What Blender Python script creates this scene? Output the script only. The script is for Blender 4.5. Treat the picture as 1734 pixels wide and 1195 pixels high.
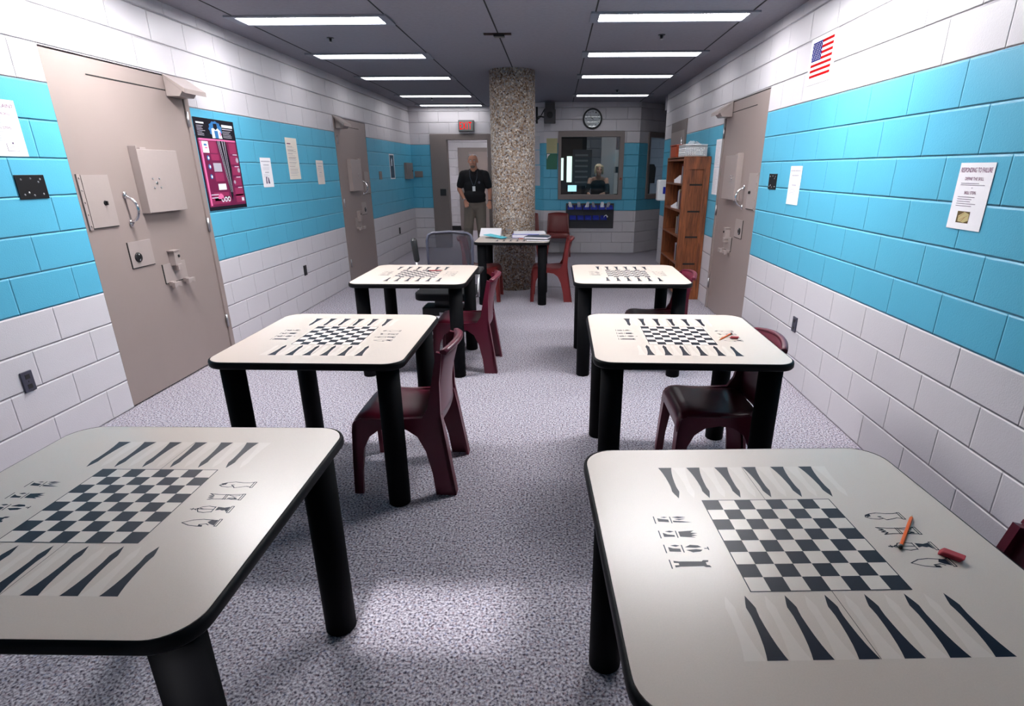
import bpy, bmesh, math, random
from mathutils import Vector, Matrix, Euler
random.seed(7)
PI = math.pi
scene = bpy.context.scene
COL = scene.collection
for o in list(bpy.data.objects): bpy.data.objects.remove(o)

# ------------------------------------------------------------------ camera
F_PX, PITCH, YAW, CAM_Z = 941.66771, 0.35005, -0.0318, 1.56732
f = Vector((math.sin(YAW)*math.cos(PITCH), math.cos(YAW)*math.cos(PITCH), -math.sin(PITCH)))
r = Vector((math.cos(YAW), -math.sin(YAW), 0)); u = r.cross(f)
cd = bpy.data.cameras.new('camera'); cam = bpy.data.objects.new('camera', cd); COL.objects.link(cam)
cam.matrix_world = Matrix(((r.x, u.x, -f.x, 0), (r.y, u.y, -f.y, 0), (r.z, u.z, -f.z, CAM_Z), (0, 0, 0, 1)))
cd.sensor_fit = 'HORIZONTAL'; cd.sensor_width = 36; cd.lens = 36*F_PX/1734
cd.shift_x = -42.31/1734; cd.shift_y = 33.04/1734
cd.clip_start = 0.05; cd.clip_end = 100
scene.camera = cam

# ------------------------------------------------------------------ world, sun, exposure
w = bpy.data.worlds.new('world'); scene.world = w; w.use_nodes = True
w.node_tree.nodes['Background'].inputs[0].default_value = (0.55, 0.75, 1.0, 1)
w.node_tree.nodes['Background'].inputs[1].default_value = 1.0
scene.view_settings.view_transform = 'Standard'; scene.view_settings.look = 'None'
scene.view_settings.exposure = 0.2; scene.view_settings.gamma = 1.0
scene.view_settings.use_curve_mapping = False
sd = bpy.data.lights.new('sun', 'SUN'); sun = bpy.data.objects.new('sun', sd); COL.objects.link(sun)
sd.energy = 19; sd.angle = 0.055; sd.color = (1.0, 0.98, 1.0)
SUN_EL = math.radians(36)
sun.rotation_euler = (PI/2 - SUN_EL, 0, 0)      # travels towards +y and down
sun.rotation_euler = Vector((0, -math.cos(SUN_EL), math.sin(SUN_EL))).to_track_quat('Z', 'Y').to_euler()
sun.location = (-0.45, -3, 4)
LAMP = {3.7: 84.0, 2.15: 0.6, 0.6: 0.6, 5.25: 30.0, 5.23: 30.0, 6.80: 10.0, 6.77: 10.0}; LAMP_DEF = 7.0         # strength of each row of ceiling lights
DAY = 45.0                                                    # unused; daylight for the added slit behind the camera

# ------------------------------------------------------------------ dimensions
XL, XR, ZC = -2.932, 1.841, 2.73
YB, YF, YFL = -1.6, 11.3, 12.0      # back wall, far wall, far wall left part
CB = 0.2032                         # block course

# ------------------------------------------------------------------ materials
MATS = {}
def mat(name, color=(.5, .5, .5), rough=.5, metal=0, spec=.5, emit=None, es=0, bump=0, bscale=200, alpha=None, noise=0, nscale=50, coat=0):
    m = bpy.data.materials.new(name); m.use_nodes = True; MATS[name] = m
    nt = m.node_tree; b = nt.nodes['Principled BSDF']
    b.inputs['Base Color'].default_value = (*color, 1); b.inputs['Roughness'].default_value = rough
    b.inputs['Metallic'].default_value = metal; b.inputs['Specular IOR Level'].default_value = spec
    b.inputs['Coat Weight'].default_value = coat
    if emit: b.inputs['Emission Color'].default_value = (*emit, 1); b.inputs['Emission Strength'].default_value = es
    if alpha is not None: b.inputs['Alpha'].default_value = alpha
    tc = nt.nodes.new('ShaderNodeTexCoord')
    n = nt.nodes.new('ShaderNodeTexNoise'); n.inputs['Scale'].default_value = nscale; n.inputs['Detail'].default_value = 3
    nt.links.new(tc.outputs['Object'], n.inputs['Vector'])
    a = noise if noise else 0.03
    mx = nt.nodes.new('ShaderNodeMix'); mx.data_type = 'RGBA'
    mx.inputs[6].default_value = (*[c*(1-a) for c in color], 1); mx.inputs[7].default_value = (*[min(1, c*(1+a)) for c in color], 1)
    nt.links.new(n.outputs['Fac'], mx.inputs[0]); nt.links.new(mx.outputs[2], b.inputs['Base Color'])
    if bump:
        n2 = nt.nodes.new('ShaderNodeTexNoise'); n2.inputs['Scale'].default_value = bscale
        nt.links.new(tc.outputs['Object'], n2.inputs['Vector'])
        bp = nt.nodes.new('ShaderNodeBump'); bp.inputs['Strength'].default_value = bump; bp.inputs['Distance'].default_value = .002
        nt.links.new(n2.outputs['Fac'], bp.inputs['Height']); nt.links.new(bp.outputs[0], b.inputs['Normal'])
    return m

def mnode(nt, op, a, b=None, c=None):
    n = nt.nodes.new('ShaderNodeMath'); n.operation = op
    for i, v in enumerate((a, b, c)):
        if v is None: continue
        if isinstance(v, (int, float)): n.inputs[i].default_value = v
        else: nt.links.new(v, n.inputs[i])
    return n.outputs[0]

WHITE_P, TEAL_P = (.585, .56, .59), (.088, .40, .575)
def block_mat(name, dx, dy, phase, white=WHITE_P, teal=TEAL_P, band=True):
    """painted concrete block wall running along (dx,dy); teal stripe from 4th to 10th course"""
    m = bpy.data.materials.new(name); m.use_nodes = True; nt = m.node_tree; b = nt.nodes['Principled BSDF']
    b.inputs['Roughness'].default_value = .38; b.inputs['Specular IOR Level'].default_value = .45
    g = nt.nodes.new('ShaderNodeNewGeometry'); s = nt.nodes.new('ShaderNodeSeparateXYZ'); nt.links.new(g.outputs['Position'], s.inputs[0])
    along = mnode(nt, 'ADD', mnode(nt, 'MULTIPLY', s.outputs[0], dx), mnode(nt, 'MULTIPLY', s.outputs[1], dy))
    z = s.outputs[2]
    row = mnode(nt, 'FLOOR', mnode(nt, 'DIVIDE', z, CB))
    par = mnode(nt, 'MODULO', mnode(nt, 'ADD', row, 20), 2)
    sh = mnode(nt, 'SUBTRACT', mnode(nt, 'SUBTRACT', along, phase), mnode(nt, 'MULTIPLY', par, CB))
    fx = mnode(nt, 'FRACT', mnode(nt, 'DIVIDE', mnode(nt, 'ADD', sh, 40.64), 2*CB))
    dxm = mnode(nt, 'MULTIPLY', mnode(nt, 'MINIMUM', fx, mnode(nt, 'SUBTRACT', 1, fx)), 2*CB)
    fz = mnode(nt, 'FRACT', mnode(nt, 'DIVIDE', z, CB))
    dzm = mnode(nt, 'MULTIPLY', mnode(nt, 'MINIMUM', fz, mnode(nt, 'SUBTRACT', 1, fz)), CB)
    nz = nt.nodes.new('ShaderNodeTexNoise'); nz.inputs['Scale'].default_value = 18; nt.links.new(g.outputs['Position'], nz.inputs['Vector'])
    wob = mnode(nt, 'MULTIPLY', mnode(nt, 'SUBTRACT', nz.outputs['Fac'], .5), .004)
    def groove(d, wd, depth):
        mr = nt.nodes.new('ShaderNodeMapRange'); mr.interpolation_type = 'SMOOTHSTEP'
        nt.links.new(mnode(nt, 'ADD', d, wob), mr.inputs[0]); mr.inputs[1].default_value = .0; mr.inputs[2].default_value = wd
        mr.inputs[3].default_value = 0; mr.inputs[4].default_value = depth
        return mr.outputs[0]
    h = mnode(nt, 'ADD', groove(dzm, .009, 1.0), groove(dxm, .007, .55))
    n2 = nt.nodes.new('ShaderNodeTexNoise'); n2.inputs['Scale'].default_value = 160; n2.inputs['Detail'].default_value = 4
    nt.links.new(g.outputs['Position'], n2.inputs['Vector'])
    h = mnode(nt, 'ADD', h, mnode(nt, 'MULTIPLY', n2.outputs['Fac'], .10))
    bp = nt.nodes.new('ShaderNodeBump'); bp.inputs['Strength'].default_value = 1; bp.inputs['Distance'].default_value = .010
    nt.links.new(h, bp.inputs['Height']); nt.links.new(bp.outputs[0], b.inputs['Normal'])
    # paint
    if band:
        inb = mnode(nt, 'MULTIPLY', mnode(nt, 'GREATER_THAN', mnode(nt, 'ADD', z, wob), 4*CB), mnode(nt, 'LESS_THAN', mnode(nt, 'ADD', z, wob), 10*CB))
    n3 = nt.nodes.new('ShaderNodeTexNoise'); n3.inputs['Scale'].default_value = 1.3; nt.links.new(g.outputs['Position'], n3.inputs['Vector'])
    mx = nt.nodes.new('ShaderNodeMix'); mx.data_type = 'RGBA'
    mx.inputs[6].default_value = (*white, 1); mx.inputs[7].default_value = (*teal, 1)
    if band: nt.links.new(inb, mx.inputs[0])
    else: mx.inputs[0].default_value = 0
    vr = nt.nodes.new('ShaderNodeHueSaturation'); nt.links.new(mx.outputs[2], vr.inputs['Color'])
    nt.links.new(mnode(nt, 'ADD', .96, mnode(nt, 'MULTIPLY', n3.outputs['Fac'], .08)), vr.inputs['Value'])
    nt.links.new(vr.outputs[0], b.inputs['Base Color'])
    return m

def carpet_mat():
    m = bpy.data.materials.new('speckled_carpet'); m.use_nodes = True; nt = m.node_tree; b = nt.nodes['Principled BSDF']
    b.inputs['Roughness'].default_value = .95; b.inputs['Specular IOR Level'].default_value = .1
    g = nt.nodes.new('ShaderNodeNewGeometry')
    def noise(sc, det=2):
        n = nt.nodes.new('ShaderNodeTexNoise'); n.inputs['Scale'].default_value = sc; n.inputs['Detail'].default_value = det
        nt.links.new(g.outputs['Position'], n.inputs['Vector']); return n.outputs['Fac']
    def ramp(fac, stops):
        rp = nt.nodes.new('ShaderNodeValToRGB'); e = rp.color_ramp.elements
        while len(e) < len(stops): e.new(.5)
        for i, (p, c) in enumerate(stops): e[i].position = p; e[i].color = (*c, 1)
        nt.links.new(fac, rp.inputs[0]); return rp.outputs[0]
    base = ramp(noise(105, 3), [(.34, (.05, .045, .065)), (.44, (.24, .22, .255)), (.54, (.385, .36, .405)), (.66, (.56, .535, .59))])
    sp = ramp(noise(80, 1), [(.0, (.42, .22, .24)), (.30, (.62, .42, .42)), (.42, (1, 1, 1)), (.60, (1, 1, 1)), (.72, (.45, .55, .78))])
    mx = nt.nodes.new('ShaderNodeMix'); mx.data_type = 'RGBA'; mx.blend_type = 'MULTIPLY'; mx.inputs[0].default_value = .7
    nt.links.new(base, mx.inputs[6]); nt.links.new(sp, mx.inputs[7]); nt.links.new(mx.outputs[2], b.inputs['Base Color'])
    bp = nt.nodes.new('ShaderNodeBump'); bp.inputs['Strength'].default_value = .6; bp.inputs['Distance'].default_value = .004
    nt.links.new(noise(170, 3), bp.inputs['Height']); nt.links.new(bp.outputs[0], b.inputs['Normal'])
    return m

def pillar_mat():
    m = bpy.data.materials.new('exposed_aggregate'); m.use_nodes = True; nt = m.node_tree; b = nt.nodes['Principled BSDF']
    b.inputs['Roughness'].default_value = .7
    tc = nt.nodes.new('ShaderNodeTexCoord')
    v = nt.nodes.new('ShaderNodeTexVoronoi'); v.inputs['Scale'].default_value = 62; nt.links.new(tc.outputs['Object'], v.inputs['Vector'])
    rp = nt.nodes.new('ShaderNodeValToRGB'); e = rp.color_ramp.elements
    st = [(0, (.09, .055, .035)), (.25, (.30, .19, .12)), (.5, (.44, .35, .27)), (.75, (.27, .27, .29)), (1, (.74, .66, .56))]
    while len(e) < 5: e.new(.5)
    for i, (p, c) in enumerate(st): e[i].position = p; e[i].color = (*c, 1)
    s = nt.nodes.new('ShaderNodeSeparateColor'); nt.links.new(v.outputs['Color'], s.inputs[0]); nt.links.new(s.outputs[0], rp.inputs[0])
    nt.links.new(rp.outputs[0], b.inputs['Base Color'])
    bp = nt.nodes.new('ShaderNodeBump'); bp.inputs['Strength'].default_value = .7; bp.inputs['Distance'].default_value = .004; bp.invert = True
    nt.links.new(v.outputs['Distance'], bp.inputs['Height']); nt.links.new(bp.outputs[0], b.inputs['Normal'])
    return m

def wood_mat(name, c1, c2):
    m = bpy.data.materials.new(name); m.use_nodes = True; nt = m.node_tree; b = nt.nodes['Principled BSDF']
    b.inputs['Roughness'].default_value = .42
    tc = nt.nodes.new('ShaderNodeTexCoord'); mp = nt.nodes.new('ShaderNodeMapping'); mp.inputs['Scale'].default_value = (14, 14, 1.3)
    nt.links.new(tc.outputs['Object'], mp.inputs[0])
    n = nt.nodes.new('ShaderNodeTexNoise'); n.inputs['Scale'].default_value = 3; n.inputs['Detail'].default_value = 5; n.inputs['Distortion'].default_value = 1
    nt.links.new(mp.outputs[0], n.inputs['Vector'])
    rp = nt.nodes.new('ShaderNodeValToRGB'); e = rp.color_ramp.elements
    e[0].position = .35; e[0].color = (*c1, 1); e[1].position = .65; e[1].color = (*c2, 1)
    nt.links.new(n.outputs['Fac'], rp.inputs[0]); nt.links.new(rp.outputs[0], b.inputs['Base Color'])
    return m

def glass_mat():
    m = bpy.data.materials.new('window_glass'); m.use_nodes = True; nt = m.node_tree
    nt.nodes.remove(nt.nodes['Principled BSDF']); out = nt.nodes['Material Output']
    tr = nt.nodes.new('ShaderNodeBsdfTransparent'); tr.inputs[0].default_value = (.80, .84, .84, 1)
    gl = nt.nodes.new('ShaderNodeBsdfGlossy'); gl.inputs['Roughness'].default_value = .02
    fr = nt.nodes.new('ShaderNodeFresnel'); fr.inputs['IOR'].default_value = 1.5
    mx = nt.nodes.new('ShaderNodeMixShader'); gg = nt.nodes.new('ShaderNodeNewGeometry'); k = mnode(nt, 'MULTIPLY', mnode(nt, 'MULTIPLY', fr.outputs[0], 1.3), mnode(nt, 'SUBTRACT', 1, gg.outputs['Backfacing']))
    nt.links.new(k, mx.inputs[0]); nt.links.new(tr.outputs[0], mx.inputs[1]); nt.links.new(gl.outputs[0], mx.inputs[2])
    nt.links.new(mx.outputs[0], out.inputs['Surface'])
    return m

M_L = block_mat('block_wall_left', 0, 1, .04); M_R = block_mat('block_wall_right', 0, 1, .225)
M_F = block_mat('block_wall_far', 1, 0, .1)
D2 = math.sqrt(.5)
M_DR = block_mat('block_wall_angled', D2, D2, .1); M_DL = block_mat('block_wall_angled_left', D2, -D2, .1)
M_WHITEBLOCK = block_mat('block_wall_white', 1, 0, .0, band=False)
M_WHITEBLOCK2 = block_mat('block_wall_white_side', 0, 1, .0, band=False)
M_CARPET = carpet_mat(); M_PILLAR = pillar_mat(); M_GLASS = glass_mat()
M_WOOD = wood_mat('oak_stained', (.10, .026, .008), (.25, .075, .024))
M_CEIL = mat('ceiling_concrete', (.24, .23, .265), .8, bump=.5, bscale=150, noise=.12, nscale=30)
M_SEAM = mat('dark_seam', (.01, .01, .01), .9)
M_DOOR = mat('taupe_door_paint', (.27, .215, .20), .40, noise=.04, nscale=4)
M_DOORHW = mat('taupe_hardware', (.33, .275, .26), .32)
M_FRAME = mat('taupe_frame_paint', (.20, .165, .155), .5)
M_CHROME = mat('chrome', (.75, .75, .78), .12, metal=1)
M_STEEL = mat('steel', (.45, .45, .47), .35, metal=1)
M_BLACK = mat('black_metal', (.008, .008, .009), .35)
M_BLACKP = mat('black_plastic', (.012, .012, .014), .45)
M_TLEG = mat('table_leg_black', (.003, .003, .004), .7, spec=.08)
M_TEDGE = mat('table_edge_black', (.004, .004, .005), .5, spec=.15)
M_LAM = mat('cream_laminate', (.60, .512, .445), .30, spec=.55, noise=.07, nscale=350)
M_PRINT = mat('navy_print', (.003, .006, .018), .34, spec=.14)
M_PALE = mat('pale_print', (.66, .575, .51), .30, spec=.55)
M_MAROON = mat('maroon_plastic', (.105, .006, .021), .33, bump=.15, bscale=400)
M_MAROON2 = mat('brick_red_plastic', (.14, .012, .012), .38, bump=.15, bscale=400)
M_LENS = {}
def lens(st):
    if st not in M_LENS: M_LENS[st] = mat('light_lens', (.9, .9, .9), .5, emit=(1, .985, 1.0), es=st)
    return M_LENS[st]
M_HOUS = mat('fixture_housing', (.20, .21, .25), .5)
M_PAPER = mat('white_paper', (.82, .80, .83), .6)
M_INK = mat('dark_ink', (.06, .03, .09), .7)
M_INKM = mat('maroon_ink', (.16, .02, .10), .7)
M_GREYINK = mat('grey_ink', (.40, .38, .44), .7)
M_RED = mat('flag_red', (.42, .002, .004), .8, spec=.05); M_BLUE = mat('flag_blue', (.006, .012, .15), .8, spec=.05)
M_ORANGE = mat('pencil_orange', (.80, .13, .006), .4, spec=.3); M_PWOOD = mat('pencil_wood', (.7, .5, .3), .6)
M_ERASER = mat('eraser_red', (.38, .02, .035), .6)
M_CYAN = mat('cyan_cover', (.08, .60, .72), .4)
M_BINBLUE = mat('blue_bin_plastic', (.006, .02, .36), .35)
M_PEG = mat('dark_louvre_panel', (.035, .035, .042), .5)
M_SKIN = mat('skin', (.60, .28, .18), .45); M_SKINL = mat('skin_light', (.60, .33, .24), .45)
M_SHIRT = mat('black_cloth', (.006, .006, .008), .85, bump=.3); M_KHAKI = mat('khaki_cloth', (.20, .17, .14), .85, bump=.4, bscale=60)
M_SHOE = mat('dark_leather', (.02, .015, .012), .4); M_BEARD = mat('grey_beard', (.22, .17, .14), .9)
M_BLOND = mat('blond_hair', (.50, .40, .27), .6, bump=.6, bscale=90)
M_CLEARP = mat('clear_bag', (.75, .75, .78), .25, alpha=.45)
M_WPLAST = mat('white_plastic', (.85, .85, .86), .35)
M_SCREEN = mat('monitor_screen', (.1, .2, .3), .3, emit=(.45, .8, 1.0), es=1.6)
M_DAYGLASS = mat('lit_window', (.8, .9, .85), .3, emit=(.80, 1.0, .90), es=1.5)
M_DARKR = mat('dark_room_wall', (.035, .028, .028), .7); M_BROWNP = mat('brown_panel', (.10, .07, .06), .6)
M_MESHF = mat('chair_mesh_fabric', (.035, .035, .05), .6, alpha=.72)
M_FABRIC = mat('black_fabric', (.010, .010, .013), .9, bump=.3)
M_EXITF = mat('exit_face', (.17, .20, .19), .7, spec=.1); M_EXITR = mat('exit_letters', (.5, .004, .004), .9, spec=.05, emit=(1, .002, .002), es=.7)
M_GREEN = mat('green_paper', (.03, .15, .09), .6); M_YELLOW = mat('yellow_paper', (.42, .40, .22), .6)
M_SLATE = mat('dark_blue_grey', (.05, .07, .11), .5)

# ------------------------------------------------------------------ mesh builder
class MB:
    def __init__(s): s.v = []; s.f = []; s.m = []; s.s = []; s.T = Matrix.Identity(4)
    def add(s, vs, fs, m=0, smooth=False):
        o = len(s.v); s.v += [s.T @ Vector(v) for v in vs]
        for q in fs: s.f.append([o+i for i in q]); s.m.append(m); s.s.append(smooth)
    def box(s, x0, x1, y0, y1, z0, z1, m=0):
        vs = [(x, y, z) for z in (z0, z1) for y in (y0, y1) for x in (x0, x1)]
        s.add(vs, [(0, 2, 3, 1), (4, 5, 7, 6), (0, 1, 5, 4), (1, 3, 7, 5), (3, 2, 6, 7), (2, 0, 4, 6)], m)
    def prism(s, poly, fn, t0, t1, m=0, smooth=False):
        """poly of (a,b) -> fn(a,b,t) -> xyz"""
        n = len(poly)
        vs = [fn(a, b, t0) for a, b in poly] + [fn(a, b, t1) for a, b in poly]
        s.add(vs, [tuple(range(n))[::-1], tuple(range(n, 2*n))], m)
        s.add(vs, [(i, (i+1) % n, n+(i+1) % n, n+i) for i in range(n)], m, smooth)
    def tube(s, pts, r, m=0, n=10, smooth=True, cap=True):
        pts = [Vector(p) for p in pts]; R = r if isinstance(r, (list, tuple)) else [r]*len(pts)
        vs = []; fs = []; up = None
        for i, p in enumerate(pts):
            d = (pts[min(i+1, len(pts)-1)] - pts[max(i-1, 0)]).normalized()
            if up is None:
                up = d.cross(Vector((0, 0, 1)));
                if up.length < .1: up = d.cross(Vector((1, 0, 0)))
                up.normalize()
            a = (up - d*up.dot(d)).normalized(); up = a; b = d.cross(a)
            for k in range(n):
                t = 2*PI*k/n; vs.append(p + (a*math.cos(t) + b*math.sin(t))*R[i])
        for i in range(len(pts)-1):
            for k in range(n): fs.append((i*n+k, i*n+(k+1) % n, (i+1)*n+(k+1) % n, (i+1)*n+k))
        s.add(vs, fs, m, smooth)
        if cap: s.add(vs, [tuple(range(n))[::-1], tuple(range((len(pts)-1)*n, len(pts)*n))], m)
    def lathe(s, prof, m=0, n=32, c=(0, 0), smooth=True, axis='z', caps=True):
        vs = []; fs = []
        for rr, z in prof:
            for k in range(n):
                t = 2*PI*k/n; x, y = rr*math.cos(t), rr*math.sin(t)
                vs.append((c[0]+x, c[1]+y, z) if axis == 'z' else (c[0]+x, z, c[1]+y))
        for i in range(len(prof)-1):
            for k in range(n): fs.append((i*n+k, i*n+(k+1) % n, (i+1)*n+(k+1) % n, (i+1)*n+k))
        s.add(vs, fs, m, smooth)
        if caps: s.add(vs, [tuple(range(n))[::-1], tuple(range((len(prof)-1)*n, len(prof)*n))], m)
    def ell(s, c, rad, m=0, nu=16, nv=10, rot=None):
        vs = []; fs = []
        for i in range(nv+1):
            p = PI*i/nv
            for k in range(nu):
                t = 2*PI*k/nu; v = Vector((rad[0]*math.sin(p)*math.cos(t), rad[1]*math.sin(p)*math.sin(t), rad[2]*math.cos(p)))
                if rot: v = Euler(rot).to_matrix() @ v
                vs.append(v + Vector(c))
        for i in range(nv):
            for k in range(nu): fs.append((i*nu+k, (i+1)*nu+k, (i+1)*nu+(k+1) % nu, i*nu+(k+1) % nu))
        s.add(vs, fs, m, True)
    def cap(s, p0, r0, p1, r1, m=0, n=12):
        """tapered capsule"""
        p0, p1 = Vector(p0), Vector(p1); d = (p1-p0); L = d.length; d.normalize()
        pts = []; rs = []
        for k in range(5):
            a = PI/2*(k/4); pts.append(p0 - d*r0*math.cos(a)); rs.append(max(.0005, r0*math.sin(a)))
        for k in range(5):
            a = PI/2*(1-k/4); pts.append(p1 + d*r1*math.cos(a)); rs.append(max(.0005, r1*math.sin(a)))
        s.tube(pts, rs, m, n)
    def build(s, name, mats, parent=None, bevel=0, seg=2, loc=None, rz=None, label=None):
        me = bpy.data.meshes.new(name); me.from_pydata([tuple(v) for v in s.v], [], s.f)
        if not isinstance(mats, (list, tuple)): mats = [mats]
        for q in mats: me.materials.append(q)
        for p, mi, sm in zip(me.polygons, s.m, s.s): p.material_index = mi; p.use_smooth = sm
        bm = bmesh.new(); bm.from_mesh(me)
        bmesh.ops.remove_doubles(bm, verts=bm.verts, dist=1e-6)
        bmesh.ops.recalc_face_normals(bm, faces=bm.faces)
        if bevel:
            es = [e for e in bm.edges if len(e.link_faces) == 2 and e.calc_face_angle(0) > .5]
            bmesh.ops.bevel(bm, geom=es, offset=bevel, segments=seg, affect='EDGES', profile=.5, clamp_overlap=True)
        bm.to_mesh(me); bm.free()
        o = bpy.data.objects.new(name, me); COL.objects.link(o)
        if parent: o.parent = parent
        if loc is not None: o.location = loc
        if rz is not None: o.rotation_euler = (0, 0, rz)
        if label: o['label'] = label
        return o

def tag(o, label, cat, group=None, kind=None):
    if label: o['label'] = label
    if cat: o['category'] = cat
    if group: o['group'] = group
    if kind: o['kind'] = kind
    return o
def thing(name, loc, rz, label, cat, group=None):
    o = bpy.data.objects.new(name, None); COL.objects.link(o); o.location = loc; o.rotation_euler = (0, 0, rz)
    o.empty_display_size = .1
    return tag(o, label, cat, group)
def struct(o, label=None):
    o['kind'] = 'structure'
    if label: o['label'] = label
    return o
def copy_tree(o, parent=None):
    c = o.copy(); COL.objects.link(c); c.parent = parent
    for ch in list(o.children): copy_tree(ch, c)
    return c
def dup(o, loc, rz, label, group=None):
    c = copy_tree(o); c.location = loc; c.rotation_euler = (0, 0, rz); c['label'] = label
    if group: c['group'] = group
    return c

FONT_CACHE = {}
def text(mb, s, x0, x1, z0, h, m=1, eps=.0006):
    """lettering filling x0..x1, baseline z0, cap height h, on the local plane y=0 facing -y"""
    if s not in FONT_CACHE:
        cu = bpy.data.curves.new('t', 'FONT'); cu.body = s; cu.offset = .012 if s == 'EXIT' else .008; cu.space_character = 1.25 if s == 'EXIT' else 1.0; ob = bpy.data.objects.new('t', cu); COL.objects.link(ob)
        dg = bpy.context.evaluated_depsgraph_get(); me = bpy.data.meshes.new_from_object(ob.evaluated_get(dg))
        FONT_CACHE[s] = ([v.co.copy() for v in me.vertices], [list(p.vertices) for p in me.polygons])
        bpy.data.objects.remove(ob); bpy.data.meshes.remove(me)
    vs, fs = FONT_CACHE[s]
    ax, bx = min(v.x for v in vs), max(v.x for v in vs); ay, by = min(v.y for v in vs), max(v.y for v in vs)
    mb.add([(x0 + (v.x-ax)/(bx-ax)*(x1-x0), -eps, z0 + (v.y-ay)/(by-ay)*h) for v in vs], fs, m)
def rect(mb, x0, x1, z0, z1, m=1, eps=.0005):
    mb.add([(x0, -eps, z0), (x1, -eps, z0), (x1, -eps, z1), (x0, -eps, z1)], [(0, 1, 2, 3)], m)
def poly(mb, pts, m=1, eps=.0005):
    mb.add([(x, -eps, z) for x, z in pts], [tuple(range(len(pts)))], m)
def lines(mb, x0, x1, ztop, n, dz, h=.0022, m=1):
    for i in range(n):
        rect(mb, x0, x0 + (x1-x0)*random.uniform(.55, 1), ztop-i*dz-h, ztop-i*dz, m)

RL, RR = PI/2, -PI/2            # rotation of things hung on the left and right wall

# ================================================================== SETTING
def wall(name, a0, a1, mapf, holes, m, z1=ZC, thick=.2, blind=()):
    """strips around holes; mapf(a,t,z): a along the wall, t depth behind the face"""
    mb = MB()
    xs = sorted({a0, a1} | {h[0] for h in holes} | {h[1] for h in holes})
    for i in range(len(xs)-1):
        p, q = xs[i], xs[i+1]; mid = (p+q)/2; cut = [h for h in holes if h[0] < mid < h[1]]
        spans = [(0, z1)]
        for h in cut:
            spans = [t for s_ in spans for t in ((s_[0], min(s_[1], h[2])), (max(s_[0], h[3]), s_[1])) if t[1]-t[0] > 1e-4]
        for zz in spans:
            vs = [mapf(a, t, z) for z in zz for t in (0, thick) for a in (p, q)]
            mb.add(vs, [(0, 2, 3, 1), (4, 5, 7, 6), (0, 1, 5, 4), (1, 3, 7, 5), (3, 2, 6, 7), (2, 0, 4, 6)])
    for h in blind:
        vs = [mapf(a, t, z) for z in (h[2], h[3]) for t in (.12, thick) for a in (h[0], h[1])]
        mb.add(vs, [(0, 2, 3, 1), (4, 5, 7, 6), (0, 1, 5, 4), (1, 3, 7, 5), (3, 2, 6, 7), (2, 0, 4, 6)], 1)
    return struct(mb.build(name, [m, M_SEAM]))

D1, DD2, DR = (3.49, 4.80), (7.90, 9.21), (5.39, 6.72)
hl = [(D1[0]-.006, D1[1]+.006, 0, 2.232), (DD2[0]-.006, DD2[1]+.006, 0, 2.232)]
wall('wall_left', YB-.2, YFL, lambda a, t, z: (XL-t, a, z), hl, M_L, blind=hl)
hr = [(DR[0]-.006, DR[1]+.006, 0, 2.232)]
wall('wall_right', YB-.2, 10.27, lambda a, t, z: (XR+t, a, z), hr, M_R, blind=hr)
wall('wall_far_left', XL-.2, -.90, lambda a, t, z: (a, YFL+t, z), [(-2.215, -1.365, 0, 2.13)], M_F, thick=.18)
wall('wall_far_angled_left', 0, .99, lambda a, t, z: (-.93+a*D2+t*D2, 12.0-a*D2+t*D2, z), [], M_DL, thick=.12)
wall('wall_far', -.23, 1.56, lambda a, t, z: (a, YF+t, z), [(.085, 1.20, 1.10, 2.15)], M_F, thick=.15)
wall('wall_far_angled_right', 0, 2.4, lambda a, t, z: (1.56+a*D2-t*D2, YF+a*D2+t*D2, z), [(.30, 1.42, 1.10, 2.15)], M_DR, thick=.12)
wall('wall_nook', XR+.2, 3.5, lambda a, t, z: (a, 10.27-t, z), [], M_WHITEBLOCK, thick=.2)
wall('wall_nook_right', 10.07, 13.2, lambda a, t, z: (3.3+t, a, z), [], M_WHITEBLOCK2)
# back wall behind the camera: unseen slit added to shape the sun patch on the floor
wall('wall_back', XL-.2, XR+.2, lambda a, t, z: (a, YB-t, z), [(-.76, -.15, 2.315, 2.515)], M_F)
# rooms beyond
wall('wall_corridor_far', XL-.2, -.6, lambda a, t, z: (a, 15.6+t, z), [], M_WHITEBLOCK)
wall('wall_corridor_left', 12.18, 15.6, lambda a, t, z: (XL-t, a, z), [], M_WHITEBLOCK2)
wall('wall_corridor_right', 12.18, 15.6, lambda a, t, z: (-.62+t, a, z), [], M_WHITEBLOCK2, thick=.1)
wall('wall_control_far', -.52, 3.5, lambda a, t, z: (a, 14.2+t, z), [], M_WHITEBLOCK)
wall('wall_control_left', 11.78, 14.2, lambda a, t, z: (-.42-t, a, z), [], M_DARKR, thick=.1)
mb = MB(); mb.box(-3.4, 3.7, YB-.3, 16, -.1, 0); struct(mb.build('floor', M_CARPET))
mb = MB(); mb.box(-3.4, 3.7, YB-.3, 16, ZC, ZC+.1)
for x in (-2.62, -1.385, -.54, .30, 1.525): mb.box(x-.006, x+.006, YB, YFL, ZC-.002, ZC+.01, 1)
struct(mb.build('ceiling', [M_CEIL, M_SEAM]))
mb = MB(); mb.box(XR+.0, 3.3, 10.27, 10.45, 2.5, ZC); struct(mb.build('trim_1', M_CEIL), 'dark soffit at the head of the side alcove')
mb = MB(); mb.add([(-.62, 8.11, .0015), (1.84, 7.29, .0015), (1.84, 7.31, .0015), (-.62, 8.13, .0015)], [(0, 1, 2, 3)])
mb.box(-.6, 1.6, 7.83, 7.842, 0, .002); mb.v = mb.v[4:]; mb.f = [[i-4 for i in q] for q in mb.f[1:]]; mb.m = mb.m[1:]; mb.s = mb.s[1:]
struct(mb.build('trim_2', M_SEAM), 'thin dark seam across the carpet')
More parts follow.
